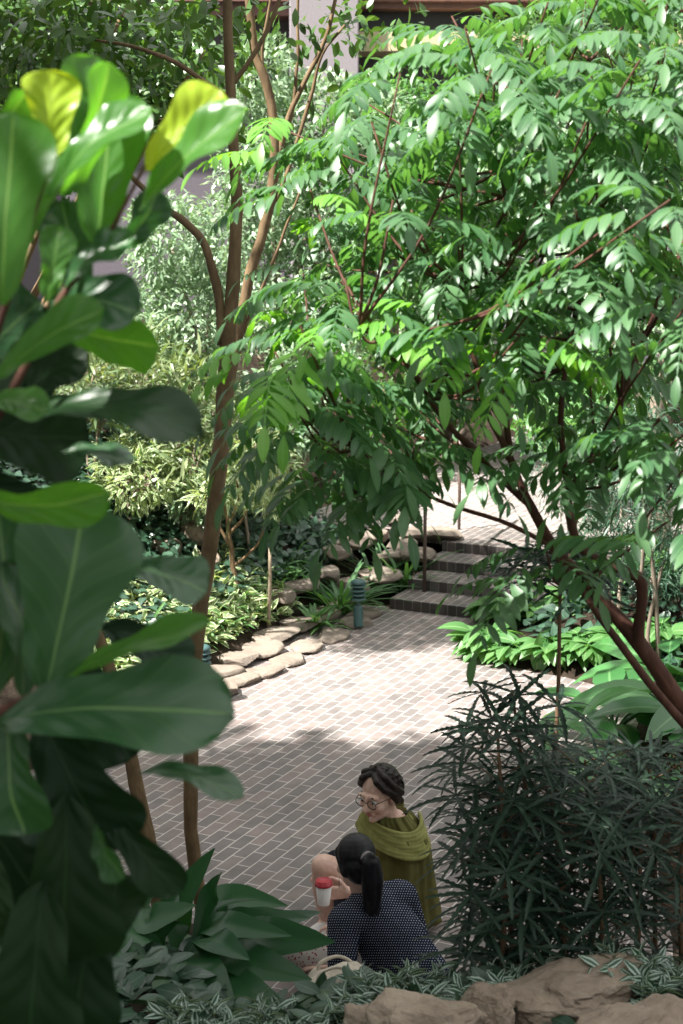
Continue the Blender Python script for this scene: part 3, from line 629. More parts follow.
def sprigs(n, xs, ys, ok, lift):
    lv = Leaves(); k = 0
    while k < n:
        x, y = RS.uniform(*xs), RS.uniform(*ys)
        if not ok(x, y): continue
        k += 1; p = V3((x, y, float(zt(x, y)) + lift * RS.rand() + .02)); a = RS.rand() * 6.28
        d = V3((math.cos(a), math.sin(a), .35 + .45 * RS.rand())); d = nrm(d + V3((0, -.35, 0)))
        for j in range(8):
            az = a + j * 2.4; q = p + d * .012 * j; o = V3((math.cos(az), math.sin(az), .1))
            lv.add(q, d * (.25 + .09 * j) + o * .9, d + V3((0, 0, .3)) - o * .2, .112 - .006 * j, .041 - .0023 * j, T_LANCE, .25, .25, 5)
    return lv
lv = sprigs(215, (-.62, .66), (4.35, 5.7), lambda x, y: y < 4.66 + (x + .5) * .42 + .15 * RS.rand() and y < ye(x) - .45 and (x < .3 or y > 4.8) and (y < 4.68 or not -.16 < x < .05), .03)
tag(lv.build('striped_creeper', M['trad']), 'silver-striped creeper carpeting the bed in front of the seated people', 'groundcover', None, 'stuff')
lv = sprigs(100, (.75, 1.5), (4.55, 5.5), lambda x, y: y > 4.8 or x > .95, .12)
tag(lv.build('striped_creeper', M['trad']), 'silver-striped creeper beside the boulders in the bottom right corner', 'groundcover', None, 'stuff')
lv = Leaves(); n = 2600; P = np.column_stack([RS.uniform(-1.6, 1.6, n), RS.uniform(4.2, 6.2, n)]); P = np.column_stack([P, zt(P[:, 0], P[:, 1]) + .02 + .05 * RS.rand(n)]); P = P[P[:, 1] < ye(P[:, 0]) - .15]
lv.add(P, RS.randn(len(P), 3) * (1, 1, .3), V3((0, 0, 1)) + RS.randn(len(P), 3) * .3, .12, .06, T_ELL)
tag(lv.build('low_creeper', M['ivy']), 'dark low creeper on the soil under the near plants', 'groundcover', None, 'stuff')
# ------------------------------------------------------------------ strap-leaved plant at the foot of the slender tree
def blade(root, pts, wpx_m, tmpl, mat, nrmhint=(0, 0, 1), fold=.18, twist=0.0, name='leaf'):
    """single leaf swept along a 3D path; wpx_m is its width in metres"""
    Q, _ = crom(pts, np.ones(len(pts)), 7); n = len(Q); T = nrm(np.gradient(Q, axis=0)); V = []; U = []; cols = 7
    for i in range(n):
        s_ = i / (n - 1); N = V3(nrmhint) - T[i] * np.dot(nrmhint, T[i]); N = nrm(N); S = np.cross(T[i], N); a = twist * s_
        S2 = S * math.cos(a) + N * math.sin(a); N2 = np.cross(S2, T[i])
        w_ = np.interp(s_, *tmpl)
        for c_ in np.linspace(-1, 1, cols):
            V.append(Q[i] + S2 * wpx_m * .5 * w_ * c_ + N2 * fold * wpx_m * .5 * w_ * abs(c_)); U.append(((c_ + 1) / 2, s_))
    idx = np.arange(n * cols).reshape(n, cols)
    F = np.stack([idx[:-1, :-1], idx[:-1, 1:], idx[1:, 1:], idx[1:, :-1]], -1).reshape(-1, 4)
    return mesh_np(name, V, F, mat, root, U, np.full(len(V), RS.rand()))
T_ASP = ([0, .12, .25, .5, .75, .9, 1], [.12, .16, .55, 1, .85, .45, .03])
AS = empty('cast_iron_plant', tuple(at(170, 965, 5.8)[:2]) + (float(zt(at(170, 965, 5.8)[0], 5.8)),), 'dark green strap-leaved plant around the foot of the slender tree', 'plant')
gz_ = lambda x, y: float(zt(x, y))
AL = [((150, 950), (182, 900), (215, 848), 5.8, .12, .4), ((132, 955), (140, 915), (162, 882), 5.9, .1, .8), ((120, 955), (118, 915), (142, 893), 5.85, .08, -.5), ((175, 962), (178, 920), (192, 868), 6.0, .1, -.6),
      ((180, 965), (128, 938), (82, 972), 5.6, .1, .2), ((175, 968), (112, 962), (146, 1026), 5.45, .12, -.2), ((182, 962), (225, 925), (292, 936), 5.7, .1, .3), ((190, 975), (250, 925), (310, 918), 5.9, .12, .3),
      ((192, 985), (268, 938), (335, 942), 5.7, .13, -.3), ((186, 960), (222, 905), (260, 899), 6.0, .035, 1.2), ((185, 985), (250, 962), (312, 980), 5.6, .12, .1), ((165, 990), (105, 985), (62, 1022), 5.5, .11, .1),
      ((165, 960), (150, 920), (196, 905), 5.7, .1, -.4), ((160, 985), (118, 1000), (110, 1060), 5.4, .11, 0), ((188, 968), (215, 940), (250, 960), 5.6, .1, .3), ((185, 960), (232, 898), (288, 906), 6.05, .1, .2),
      ((172, 985), (205, 970), (235, 1010), 5.5, .11, .2), ((150, 960), (100, 925), (60, 950), 5.8, .1, 0), ((190, 970), (265, 925), (322, 912), 6.0, .09, .4), ((140, 965), (95, 905), (88, 880), 5.9, .1, .5),
      ((185, 955), (215, 890), (222, 872), 5.95, .07, -.5), ((190, 985), (240, 985), (290, 1010), 5.5, .1, 0)]
for b, c, t, Y, w_, tw_ in AL:
    p0 = at(b[0], b[1], 5.85); p0[2] = gz_(p0[0], 5.85) - .02
    blade(AS, [p0, p0 * .35 + at(*c, Y + .05) * .65 + V3((0, 0, .05)), at(*c, Y), at(*t, Y - .1)], w_ * 1.4, T_ASP, M['aspid'], (0, -.6, .8), .15, tw_ * .5)
# ------------------------------------------------------------------ false aralias
def whorl(lv, st, p, d, k, L, W):
    d = nrm(d); X = nrm(np.cross(d, (.3, .2, 1))); Yv = np.cross(d, X)
    for j in range(k):
        a = 6.283 * j / k + RS.randn() * .12; o = X * math.cos(a) + Yv * math.sin(a)
        sc = RS.uniform(.75, 1.1)
        lv.add(p, o * .95 + d * .35 + V3((0, 0, -.12)), d + RS.randn(3) * .15, L * sc, W * sc, T_SAW, RS.uniform(.1, .4), .3, 3)
def aralia(label, stems, dens, L, W, cat='plant', pet=.17, group=None, low=.1):
    b = stems[0][0]; e = empty('false_aralia', b, label, cat, group); lv, pm = Leaves(), MB()
    for S_ in stems:
        Q, r = crom(S_, np.linspace(.011, .005, len(S_)), 6); m = MB(); m.tube(Q, r, 8); m.build('stem', M['bark_grey'] if False else M['twig'], e)
        n = max(3, int(dens * len(Q)))
        for i in range(n):
            f = low + (1 - low) * (i + RS.rand() * .6) / n; f = min(f, .999); j = f * (len(Q) - 1); a = int(j); p = Q[a] * (1 - j + a) + Q[min(a + 1, len(Q) - 1)] * (j - a)
            az = i * 2.4 + RS.randn() * .4; pl = pet * RS.uniform(.7, 1.25) * (1 if f < .95 else .4)
            q = p + V3((math.cos(az) * pl, math.sin(az) * pl, pl * .45))
            pm.tube(np.array([p, (p + q) / 2 + V3((0, 0, .015)), q]), [.003, .0025, .002], 5)
            whorl(lv, pm, q, V3((math.cos(az) * .35, math.sin(az) * .35 - .15, 1)), RS.randint(7, 10), L * RS.uniform(.8, 1.15), W)
    pm.build('petiole', M['twig'], e); lv.build('foliage', M['aralia'], e)
def gp(px, Y): 
    p = at(px, 900, Y); return V3((p[0], Y, gz_(p[0], Y) - .03))
aralia('dark feathery plant with saw-edged leaflets beside the person in green, tallest of the clump', [[gp(545, 5.5), at(530, 830, 5.5), at(512, 690, 5.5)], [gp(520, 5.3), at(505, 850, 5.3), at(497, 725, 5.3)], [gp(530, 5.6), at(500, 860, 5.6), at(490, 790, 5.6)], [gp(500, 5.15), at(505, 910, 5.15), at(500, 860, 5.15)]], 1.9, .21, .021, pet=.13)
aralia('dark feathery plant with fine leaflets in the middle of the clump', [[gp(600, 5.6), at(590, 860, 5.6), at(585, 760, 5.6)], [gp(570, 5.3), at(560, 870, 5.3), at(550, 790, 5.3)], [gp(610, 5.2), at(600, 880, 5.2), at(600, 825, 5.2)], [gp(560, 5.7), at(575, 840, 5.7), at(600, 770, 5.7)]], 1.9, .18, .018)
aralia('dark feathery plant at the right edge above the bottom right striped creeper', [[gp(660, 5.6), at(655, 860, 5.6), at(650, 770, 5.6)], [gp(690, 5.4), at(680, 880, 5.4), at(690, 800, 5.4)], [gp(640, 5.3), at(640, 880, 5.3), at(640, 830, 5.3)], [gp(700, 5.8), at(690, 830, 5.8), at(680, 760, 5.8)]], 1.8, .18, .018)
aralia('tall dark plant with one thin bare stem and a tuft of narrow leaves', [[gp(545, 5.75), at(552, 800, 5.75), at(558, 700, 5.75), at(560, 600, 5.75), at(563, 560, 5.75)]], .8, .22, .02, pet=.14, low=.74)
# ------------------------------------------------------------------ broad glossy plants on the right of the path
def rosette(name, label, cat, c, n, L, W, mat, tmpl, group=None, rise=.6, droop=.45):
    e = empty(name, c, label, cat, group); lv, st = Leaves(), MB(); c = V3(c)
    for i in range(n):
        a = i * 2.4 + RS.randn() * .25; f = .35 + .65 * ((i + 1) / n); pl = L * RS.uniform(.45, .85) * f
        q = c + V3((math.cos(a) * pl * .75, math.sin(a) * pl * .75, pl * rise + .03))
        st.tube(np.array([c, (c + q) / 2 + V3((0, 0, .05 * L)), q]), [.009 * L / .4, .007 * L / .4, .005 * L / .4], 6)
        k = RS.uniform(.8, 1.15)
        lv.add(q, V3((math.cos(a), math.sin(a), .25 + RS.randn() * .2)), V3((0, -.15, 1)) + RS.randn(3) * .2, L * k, W * k, tmpl, droop * RS.uniform(.6, 1.2), .16, 5)
    st.build('petiole', M['bright'] if mat is M['bright'] else M['philo'], e); lv.build('foliage', mat, e)
T_BROAD = ([0, .05, .12, .25, .45, .65, .82, .93, 1], [.2, .55, .82, 1, .95, .75, .45, .2, .02])
for px, Y, n, L, l in ((612, 9.9, 14, .5, 'broad glossy plant by the right edge of the brick path'), (690, 9.6, 14, .55, 'broad glossy plant cut by the right edge, below the reddish trunk'), (655, 8.9, 12, .48, 'broad glossy plant rising just behind the dark feathery clump'), (665, 10.6, 12, .5, 'broad glossy plant behind the reddish trunk')):
    x = (px - 341.5) / FPX * Y * 1.05; rosette('philodendron', l, 'plant', (x, Y, max(0, gz_(x, Y)) + .12), n, L, L * .42, M['philo'], T_BROAD)
RB = ((487, 630, 12.4, 26, .2), (512, 648, 12.2, 24, .16), (548, 652, 12.1, 24, .17), (585, 655, 12.0, 22, .18), (622, 650, 12.0, 24, .18), (660, 655, 11.9, 24, .2), (500, 598, 13.2, 26, .2), (538, 606, 13.0, 28, .2), (576, 612, 12.9, 26, .2), (615, 606, 13.0, 26, .22), (655, 600, 13.0, 26, .22), (690, 620, 12.6, 24, .2), (520, 570, 13.9, 24, .22), (600, 570, 13.9, 24, .22), (560, 560, 14.5, 24, .24))
RL = ('next to the lowest step', 'at the corner of the plaza', 'behind the thin dark stem', 'right of the thin dark stem', 'below the forked branch', 'beside the reddish trunk', 'against the brick steps', 'second behind the steps', 'third behind the steps', 'under the forked branch', 'behind the reddish trunk', 'at the right edge of the photo', 'topmost beside the steps', 'under the crooked branch', 'furthest back beside the terrace')
for (px, py, Y, n, L), l in zip(RB, RL):
    Y -= .25 if Y < 12.5 else 0; x = (px - 341.5) / FPX * Y * 1.03; rosette('leafy_bedding_plant', 'bright green broad-leaved bedding plant ' + l, 'plant', (x, Y, max(0, gz_(x, Y))), n * 3, L * 1.15, L * .6, M['bright'], T_BROAD, 'bedding plants right of the path', .9, .5)
x = (547 - 341.5) / FPX * 11.6; e = empty('pale_leaved_plant', (x, 11.75, max(0, gz_(x, 11.75))), 'small plant with one upright pale speckled leaf at the plaza edge', 'plant')
b = V3(e.location); blade(e, [b, b + V3((0, 0, .12)), b + V3((.0, -.04, .22)), b + V3((.01, -.07, .33))], .1, T_BROAD, M['bright'], (0, -1, .2)); blade(e, [b, b + V3((.05, 0, .1)), b + V3((.12, -.05, .2)), b + V3((.2, -.1, .22))], .12, T_BROAD, M['bright'], (0, -.5, .8))
# strappy clumps by the path light
def clump(label, c, n, L, W, mat, name='strappy_clump'):
    e = empty(name, c, label, 'plant'); lv = Leaves(); c = V3(c); a = RS.rand(n) * 6.28; s = RS.uniform(.25, 1.1, n)
    A = np.column_stack([np.cos(a) * s, np.sin(a) * s, np.ones(n)])
    lv.add(c + RS.randn(n, 3) * (.04, .04, 0), A, np.column_stack([-np.cos(a), -np.sin(a), np.ones(n) * .6]) + 0, L * RS.uniform(.7, 1.15, n), W, T_STRAP, -RS.uniform(-.75, -.35, n), .2, 3)
    lv.build('foliage', mat, e)
for (px, Y, n, L, l) in ((340, 13.5, 60, .62, 'strappy green clump behind the path light near the steps'), (312, 13.0, 36, .4, 'low strappy clump at the foot of the ivy bank'), (405, 14.3, 45, .6, 'strappy green clump beside the upper brick steps'), (375, 14.4, 40, .55, 'strappy clump between the path light and the steps')):
    x = (px - 341.5) / FPX * Y * 1.03; clump(l, (x, Y, max(0, gz_(x, Y)) - .02), n, L, .035, M['bright'] if n < 40 else M['pinn'])
# ------------------------------------------------------------------ shrubs and trees behind
def bush(name, label, cat, Y, blobs, L, W, tmpl, mat, dep=.7, group=None, droop=.2, out=.6, down=.2, stemr=.02, smat='bark_grey', up=1.0, twigs=0, trunkx=None, fold=.15):
    c = np.mean([at(b[0], b[1], Y) for b in blobs], 0)
    bx = c[0] if trunkx is None else at(trunkx, 500, Y)[0]
    base = V3((bx, Y, max(-.06, gz_(bx, Y)) - .05)); e = empty(name, base, label, cat, group); lv = Leaves(); tw = MB()
    sc = Y / FPX
    for px, py, rx, ry, n in blobs:
        p = at(px, py, Y + RS.uniform(-.3, .3)); q = base + V3((RS.randn() * .05, RS.randn() * .05, 0))
        limb('stem', [q, (q * .55 + p * .45) + V3((RS.randn() * .08, 0, .05)), p], [stemr, stemr * .75, stemr * .4], M[smat], e, 7, 4, .02)
        for _ in range(twigs):
            t = blob(p, (rx * sc * .8, dep * .7, ry * sc * .8), 1)[0][0]; tw.tube(*crom([p * .6 + q * .4, (p + t) / 2 + RS.randn(3) * .03, t], [stemr * .45, stemr * .3, stemr * .15], 3), 5)
        crown(lv, [(p, (rx * sc, dep, ry * sc), n)], L, W, tmpl, droop, out, down, up, 3 if L > .08 else 2, fold)
    if twigs: tw.build('twig', M[smat], e)
    lv.build('foliage', M[mat], e)
bush('small_leaved_tree', 'dark small-leaved tree filling the top left corner behind the fig', 'tree', 11.75, [(20, 40, 80, 60, 2200), (100, 90, 70, 60, 2000), (40, 150, 60, 60, 800), (170, 50, 50, 50, 700), (120, 20, 60, 40, 700), (205, 50, 50, 40, 350), (160, 110, 40, 35, 700)], .078, .04, T_ELL, 'ficus', .8, trunkx=-90, stemr=.04, smat='bark')
bush('small_leaved_tree', 'second dark small-leaved tree, added deeper behind the fig top to shade the steps', 'tree', 12.9, [(130, 92, 45, 42, 1000), (175, 85, 35, 38, 800), (100, 60, 40, 40, 700)], .078, .04, T_ELL, 'ficus', .6, trunkx=-40, stemr=.03, smat='bark')  # extra tree put in to cast shade on the steps
bush('silvery_tree', 'pale silvery small-leaved tree left of the slender trunk', 'tree', 15.5, [(170, 240, 48, 50, 2200), (190, 320, 55, 60, 2600), (150, 330, 40, 50, 1200), (205, 400, 45, 45, 1500), (215, 250, 35, 55, 900)], .085, .026, T_LANCE, 'silver', .8, stemr=.03, trunkx=200)
bush('silvery_tree', 'pale silvery tree directly behind the granite column foot', 'tree', 18.5, [(325, 120, 60, 50, 2600), (270, 190, 60, 70, 3000), (330, 230, 60, 60, 2400), (240, 300, 50, 60, 2000), (265, 80, 40, 45, 1500), (385, 130, 40, 45, 1500)], .1, .035, T_LANCE, 'silver', .9, stemr=.04, trunkx=290)
for i, (blobs, Y, mat, L) in enumerate((([(400, 120, 60, 50, 1100), (440, 190, 70, 60, 1400), (380, 260, 70, 60, 1400)], 19, 'bright', .12), ([(540, 150, 80, 70, 1600), (560, 260, 80, 70, 1600)], 18.5, 'silver', .12), ([(660, 110, 70, 80, 1500), (690, 220, 60, 80, 1100)], 17, 'ficus', .12), ([(470, 320, 80, 60, 1600), (540, 360, 60, 50, 1100)], 20.5, 'silver', .12), ([(590, 390, 60, 50, 1300), (560, 420, 50, 40, 900), (640, 330, 60, 70, 1100)], 16.5, 'bright', .11), ([(320, 330, 60, 70, 1400), (290, 400, 45, 50, 900)], 18, 'silver', .1), ([(520, 60, 60, 50, 1400), (600, 30, 80, 60, 1500)], 21, 'ficus', .13), ([(380, 380, 60, 50, 900), (430, 400, 50, 30, 600)], 21.5, 'ficus', .12))):
    bush(('leafy_tree', 'leafy_tree', 'leafy_tree', 'leafy_shrub', 'leafy_shrub', 'leafy_shrub', 'leafy_tree', 'leafy_shrub')[i], ('bright green tree behind the upper left of the compound-leaved tree', 'pale sparkling tree behind the middle of the compound-leaved tree', 'dark green tree at the upper right edge behind other leaves', 'pale sparkling shrub at the back of the terrace', 'sunlit bright green shrub to the right of the terrace', 'pale shrub just right of the slender trunk, left of the terrace', 'dark tree below the right steel beam', 'dark shrub across the far end of the terrace')[i], 'tree' if i in (0, 1, 2, 6) else 'shrub', Y, blobs, L, L * .42, T_ELL, mat, .9, stemr=.04)
YL = ('nearest the fig leaves', 'below the silvery tree', 'just left of the slender trunk', 'behind the rock pile', 'peeking over the fig leaf')
for i, (px, py, rx, ry, n, Y) in enumerate(((85, 372, 50, 36, 302, 13.6), (140, 362, 48, 36, 302, 14.2), (195, 390, 42, 36, 273, 14.0), (175, 430, 46, 36, 273, 13.4), (60, 350, 45, 40, 230, 14.6))):
    bush('yellow_green_shrub', 'arching yellow and green narrow-leaved shrub ' + YL[i], 'shrub', Y, [(px, py, rx, ry, n), (px + 18, py + 22, rx * .7, ry * .8, n // 2)], .2, .026, T_LANCE, 'yellow', .4, 'yellow green shrubs on the bank', .45, .9, -.15, .015, twigs=8)
PL = ('on the bank above the ivy, left one', 'above the rock pile', 'beside the slender trunk, right of it', 'above the small bare tree')
for i, (px, py, rx, ry, n, Y) in enumerate(((140, 478, 50, 34, 650, 13.3), (200, 492, 42, 32, 600, 13.4), (258, 465, 42, 36, 650, 13.8), (285, 430, 36, 40, 600, 15))):
    bush('pale_shrub', 'pale grey-green shrub with bare twigs ' + PL[i], 'shrub', Y, [(px, py, rx, ry, n), (px - 14, py - 18, rx * .7, ry * .7, n // 2)], .1, .028, T_LANCE, 'silver' if i % 2 else 'cream', .4, 'pale twiggy shrubs on the bank', .3, .8, -.1, .014, twigs=16)
e = empty('small_bare_tree', at(243, 625, 12.95), 'small bare-stemmed tree in the ivy with pale leaves on top', 'tree')
t0 = at(243, 628, 12.95)
limb('trunk', [t0, at(238, 590, 12.95), at(232, 560, 12.95), at(228, 525, 12.95), at(222, 500, 12.95)], [.03, .026, .022, .016, .01], M['bark'], e, 9, 4, .01)
for l in ([(234, 566), (250, 552), (262, 535), (268, 505)], [(229, 535), (245, 515), (250, 490)], [(231, 548), (215, 520), (200, 505)], [(228, 525), (238, 500), (236, 475)]): limb('branch', P_(l, 12.95), np.linspace(.015, .006, len(l)), M['bark'], e, 7, 3, .01)
lv = Leaves(); crown(lv, [(at(245, 480, 12.95), (.35, .35, .22), 420), (at(275, 495, 13), (.22, .3, .15), 200), (at(212, 495, 12.9), (.2, .3, .13), 140)], .12, .02, T_LANCE, .4, .7, -.1, 1, 3); lv.build('foliage', M['cream'], e)
CL = ('dark needle-leaved evergreen at the right edge, beside the pale trunk', 'dark needle-leaved evergreen behind the forked reddish branch', 'dark needle-leaved evergreen low behind the bedding plants')
for i, (Y, bl) in enumerate(((11, [(672, 430, 40, 60, 1500), (680, 520, 40, 50, 1300), (640, 470, 35, 30, 700)]), (12, [(620, 500, 45, 45, 1500), (600, 550, 40, 35, 900), (655, 560, 40, 40, 900)]), (13.8, [(560, 470, 40, 40, 900), (620, 440, 40, 40, 900)]))):
    bush('needle_evergreen', CL[i], 'tree', Y, bl, .1, .011, T_QUAD, 'conifer', .5, 'needle evergreens', .15, .9, .1, .02, fold=.1)
e = empty('pale_trunk_tree', tuple(at(665, 520, 14)[:2]) + (gz_(at(665, 520, 14)[0], 14),), 'tree with a pale bare trunk standing behind the needle evergreens', 'tree')
p0 = V3(e.location); limb('trunk', [p0 - V3((0, 0, .05)), at(660, 480, 14), at(655, 430, 14), at(668, 340, 14), at(690, 220, 14)], [.09, .08, .07, .06, .05], M['bark_grey'], e, 12, 4, .01)
limb('branch', P_([(657, 440), (640, 400), (615, 350), (600, 290)], 14), [.04, .03, .025, .015], M['bark_grey'], e, 8, 4, .02)
lv = Leaves(); crown(lv, [(at(650, 300, 14.3), (.6, .6, .5), 700), (at(690, 200, 14), (.6, .6, .5), 500), (at(600, 270, 14.4), (.5, .5, .4), 400)], .12, .035, T_LANCE, .3, down=.4); lv.build('foliage', M['silver'], e)
e = empty('dark_trunk_tree', (2.0, 8.2, gz_(2.0, 8.2)), 'dark-trunked tree just entering at the right edge', 'tree')
limb('trunk', [(2.0, 8.2, gz_(2.0, 8.2) - .05)] + P_([(740, 560), (705, 440), (680, 370), (676, 320), (690, 230), (700, 100)], 8.2), [.08, .075, .06, .055, .05, .04, .03], M['bark_red'], e, 12, 4, .015)
lv = Leaves(); crown(lv, [(at(690, 160, 8.2), (.5, .5, .5), 160), (at(720, 60, 8.2), (.6, .5, .5), 200)], .1, .045); lv.build('foliage', M['ficus'], e)
# ------------------------------------------------------------------ two people seated on the paving
def skin_mat():
    t = NT('skin'); nz = t.noise(60, 3, t.obj()); c = t.mix(t.mapr(nz, .3, .7), (.6, .38, .3), (.7, .47, .39))
    b = t.bsdf(c, .5, .4, nz, .05, .002); b.inputs['Subsurface Weight'].default_value = .15; b.inputs['Subsurface Radius'].default_value = (.02, .008, .004); return t.done(b)
M['skin'] = skin_mat()
def hair_mat(name, a, b):
    t = NT(name); o = t.obj(); mp = t.n('ShaderNodeMapping'); mp.inputs['Scale'].default_value = (1, 1, .12); t.l(o, mp.inputs[0])
    nz = t.noise(260, 3, mp.outputs[0], .6); c = t.mix(t.mapr(nz, .35, .65), a, b)
    return t.done(t.bsdf(c, .34, .22, nz, .5, .004))
M['hair_black'] = hair_mat('black_hair', (.006, .006, .008), (.02, .02, .024)); M['hair_brown'] = hair_mat('dark_brown_hair', (.007, .005, .005), (.028, .02, .016))
def cloth(name, a, b, sc=120):
    t = NT(name); o = t.obj(); nz = t.noise(sc, 3, o); n2 = t.noise(14, 4, o); c = t.mix(t.mapr(n2, .3, .7), a, b)
    return t.done(t.bsdf(c, .9, .08, t.math('ADD', t.math('MULTIPLY', nz, .25), n2), .35, .01))
M['shawl'] = cloth('olive_wool', (.17, .175, .055), (.27, .27, .1)); M['shawl_shaded'] = cloth('olive_wool_shaded', (.085, .08, .026), (.125, .118, .042)); M['dark_cloth'] = cloth('dark_cloth', (.012, .012, .016), (.022, .022, .03)); M['canvas'] = cloth('beige_canvas', (.52, .46, .38), (.62, .56, .47))  # olive wool in a lit and a shaded copy, light painted into the cloth
def dotted():
    t = NT('navy_dotted_cotton'); o = t.obj(); x = t.sepxyz(o); k = 1 / .0105
    q = t.math('MULTIPLY', t.math('ADD', t.math('MULTIPLY', x[0], .97), t.math('MULTIPLY', x[2], .22)), k)
    r = t.math('MULTIPLY', t.math('ADD', t.math('MULTIPLY', x[2], .88), t.math('MULTIPLY', x[1], .45)), k)
    row = t.math('MULTIPLY', t.math('MODULO', t.math('FLOOR', t.math('ADD', r, 1000.0)), 2.0), .5)
    u = t.math('ADD', t.math('FRACT', t.math('ADD', t.math('ADD', q, 1000.0), row)), -.5); v = t.math('ADD', t.math('FRACT', t.math('ADD', r, 1000.0)), -.5)
    d = t.math('SQRT', t.math('ADD', t.math('MULTIPLY', u, u), t.math('MULTIPLY', v, v)))
    n2 = t.noise(16, 4, o)
    c = t.mix(t.mapr(d, .21, .13), (.013, .018, .036), (.5, .52, .58))
    return t.done(t.bsdf(c, .9, .06, n2, .35, .012))
M['dots'] = dotted()
def speck():
    t = NT('red_white_print'); v = t.n('ShaderNodeTexVoronoi'); v.inputs['Scale'].default_value = 70; t.l(t.obj(), v.inputs['Vector'])
    c = t.mix(t.mapr(v.outputs[0], .35, .25), (.5, .45, .42), (.25, .03, .05)); return t.done(t.bsdf(c, .85, .2))
M['print'] = speck()
M['cup_white'] = plain('white_paper_cup', (.78, .76, .74), .5, .4); M['cup_lid'] = plain('red_lid', (.42, .025, .04), .35, .5); M['frame'] = plain('dark_spectacle_frame', (.02, .012, .01), .35, .5); M['shoe'] = plain('white_shoe', (.66, .64, .62), .6, .3); M['lip'] = plain('lip', (.42, .16, .14), .45, .4); M['eye_white'] = plain('eye_white', (.7, .68, .66), .3, .5); M['iris'] = plain('dark_iris', (.03, .018, .012), .2, .6); M['silver_metal'] = plain('silver_metal', (.7, .7, .72), .25, .5, metal=1.0); M['tie'] = plain('hair_band', (.25, .22, .22), .5, .4)
GL = NT('spectacle_lens'); gg = GL.n('ShaderNodeBsdfGlass'); gg.inputs['IOR'].default_value = 1.03; gg.inputs['Roughness'].default_value = 0; M['lens_glass'] = GL.done(gg)
def axes(f, u=(0, 0, 1)):
    f = nrm(f); r = nrm(np.cross(f, u)); u = np.cross(r, f); return f, r, u
def head_shape(m, c, f, r, u, s=1.0):
    H = lambda a, b, d: V3(c) + (f * a + r * b + u * d) * s
    m.ball(H(-.012, 0, .03), (.09 * s, .076 * s, .088 * s), (f, r, u)); m.ball(H(.03, 0, -.022), (.062 * s, .062 * s, .082 * s), (f, r, u))
    m.cap(H(.03, .02, -.075), H(.062, 0, -.098), .034 * s, .022 * s); m.cap(H(.03, -.02, -.075), H(.062, 0, -.098), .034 * s, .022 * s)
    m.ball(H(.072, 0, -.1), .017 * s)
    m.chain([H(.09, 0, .012), H(.1, 0, -.012), H(.109, 0, -.032)], [.009 * s, .011 * s, .0135 * s])
    for k in (-1, 1):
        m.cap(H(.1, .006 * k, -.036), H(.098, .014 * k, -.037), .008 * s, .008 * s)
        m.cap(H(.084, .014 * k, .024), H(.074, .048 * k, .02), .012 * s, .012 * s)
        m.ball(H(.062, .038 * k, -.03), .027 * s)
        m.ball(H(-.004, .076 * k, -.012), (.02 * s, .009 * s, .032 * s), (f, r, u))
    m.cap(H(.083, -.018, -.062), H(.083, .018, -.062), .01 * s, .01 * s)
    return H
def face_bits(H, root, s=1.0, f=None):
    for k in (-1, 1):
        m = MB(); m.ball(H(.078, .031 * k, .0), .0125 * s); e = m.build('eyeball', M['eye_white'], root); m = MB(); m.ball(H(.0865, .031 * k, -.002), .0062 * s); m.build('iris', M['iris'], e)
        m = MB(); m.chain([H(.088, .014 * k, .02), H(.088, .034 * k, .026), H(.075, .052 * k, .02)], [.003 * s, .0035 * s, .002 * s]); m.build('eyebrow', M['hair_brown'], root)
    m = MB(); m.chain([H(.086, -.02, -.062), H(.0935, -.006, -.058), H(.0935, .006, -.058), H(.086, .02, -.062)], [.003 * s, .0055 * s, .0055 * s, .003 * s]); m.chain([H(.086, -.018, -.065), H(.092, 0, -.069), H(.086, .018, -.065)], [.003 * s, .006 * s, .003 * s]); m.build('lips', M['lip'], root)
def hand(m, w, d, n, thumb, curl=.9, s=1.0, spread=.1):
    """w wrist, d finger direction, n palm normal (palm side), thumb = +1/-1 side along d x n"""
    d = nrm(d); n = nrm(V3(n) - d * np.dot(n, d)); sd = np.cross(d, n) * thumb
    for k in (-.024, -.008, .008, .024): m.cap(w + sd * k * .6 * s, w + d * .085 * s + sd * k * s, .014 * s, .0125 * s)
    for k, L in ((.027, .072), (.009, .08), (-.009, .075), (-.027, .058)):
        p = w + d * .088 * s + sd * k * s; a = d + sd * k * spread * 10 * .3; pts = [p]
        for j, q in enumerate((.45, .32, .25)):
            t = curl * (.25 + .55 * j); v = nrm(nrm(a) * math.cos(t) + n * math.sin(t)); pts.append(pts[-1] + v * L * q * s)
        m.chain(pts, [.0092 * s, .0085 * s, .0078 * s, .0066 * s])
    p = w + d * .022 * s + sd * .026 * s; q = p + (d * .6 + sd * .8 + n * .3) * .036 * s; t = q + (d * .9 + sd * .15 + n * .55) * .03 * s
    m.chain([p, q, t, t + (d * .8 - sd * .1 + n * .6) * .022 * s], [.0135 * s, .0115 * s, .0098 * s, .008 * s])
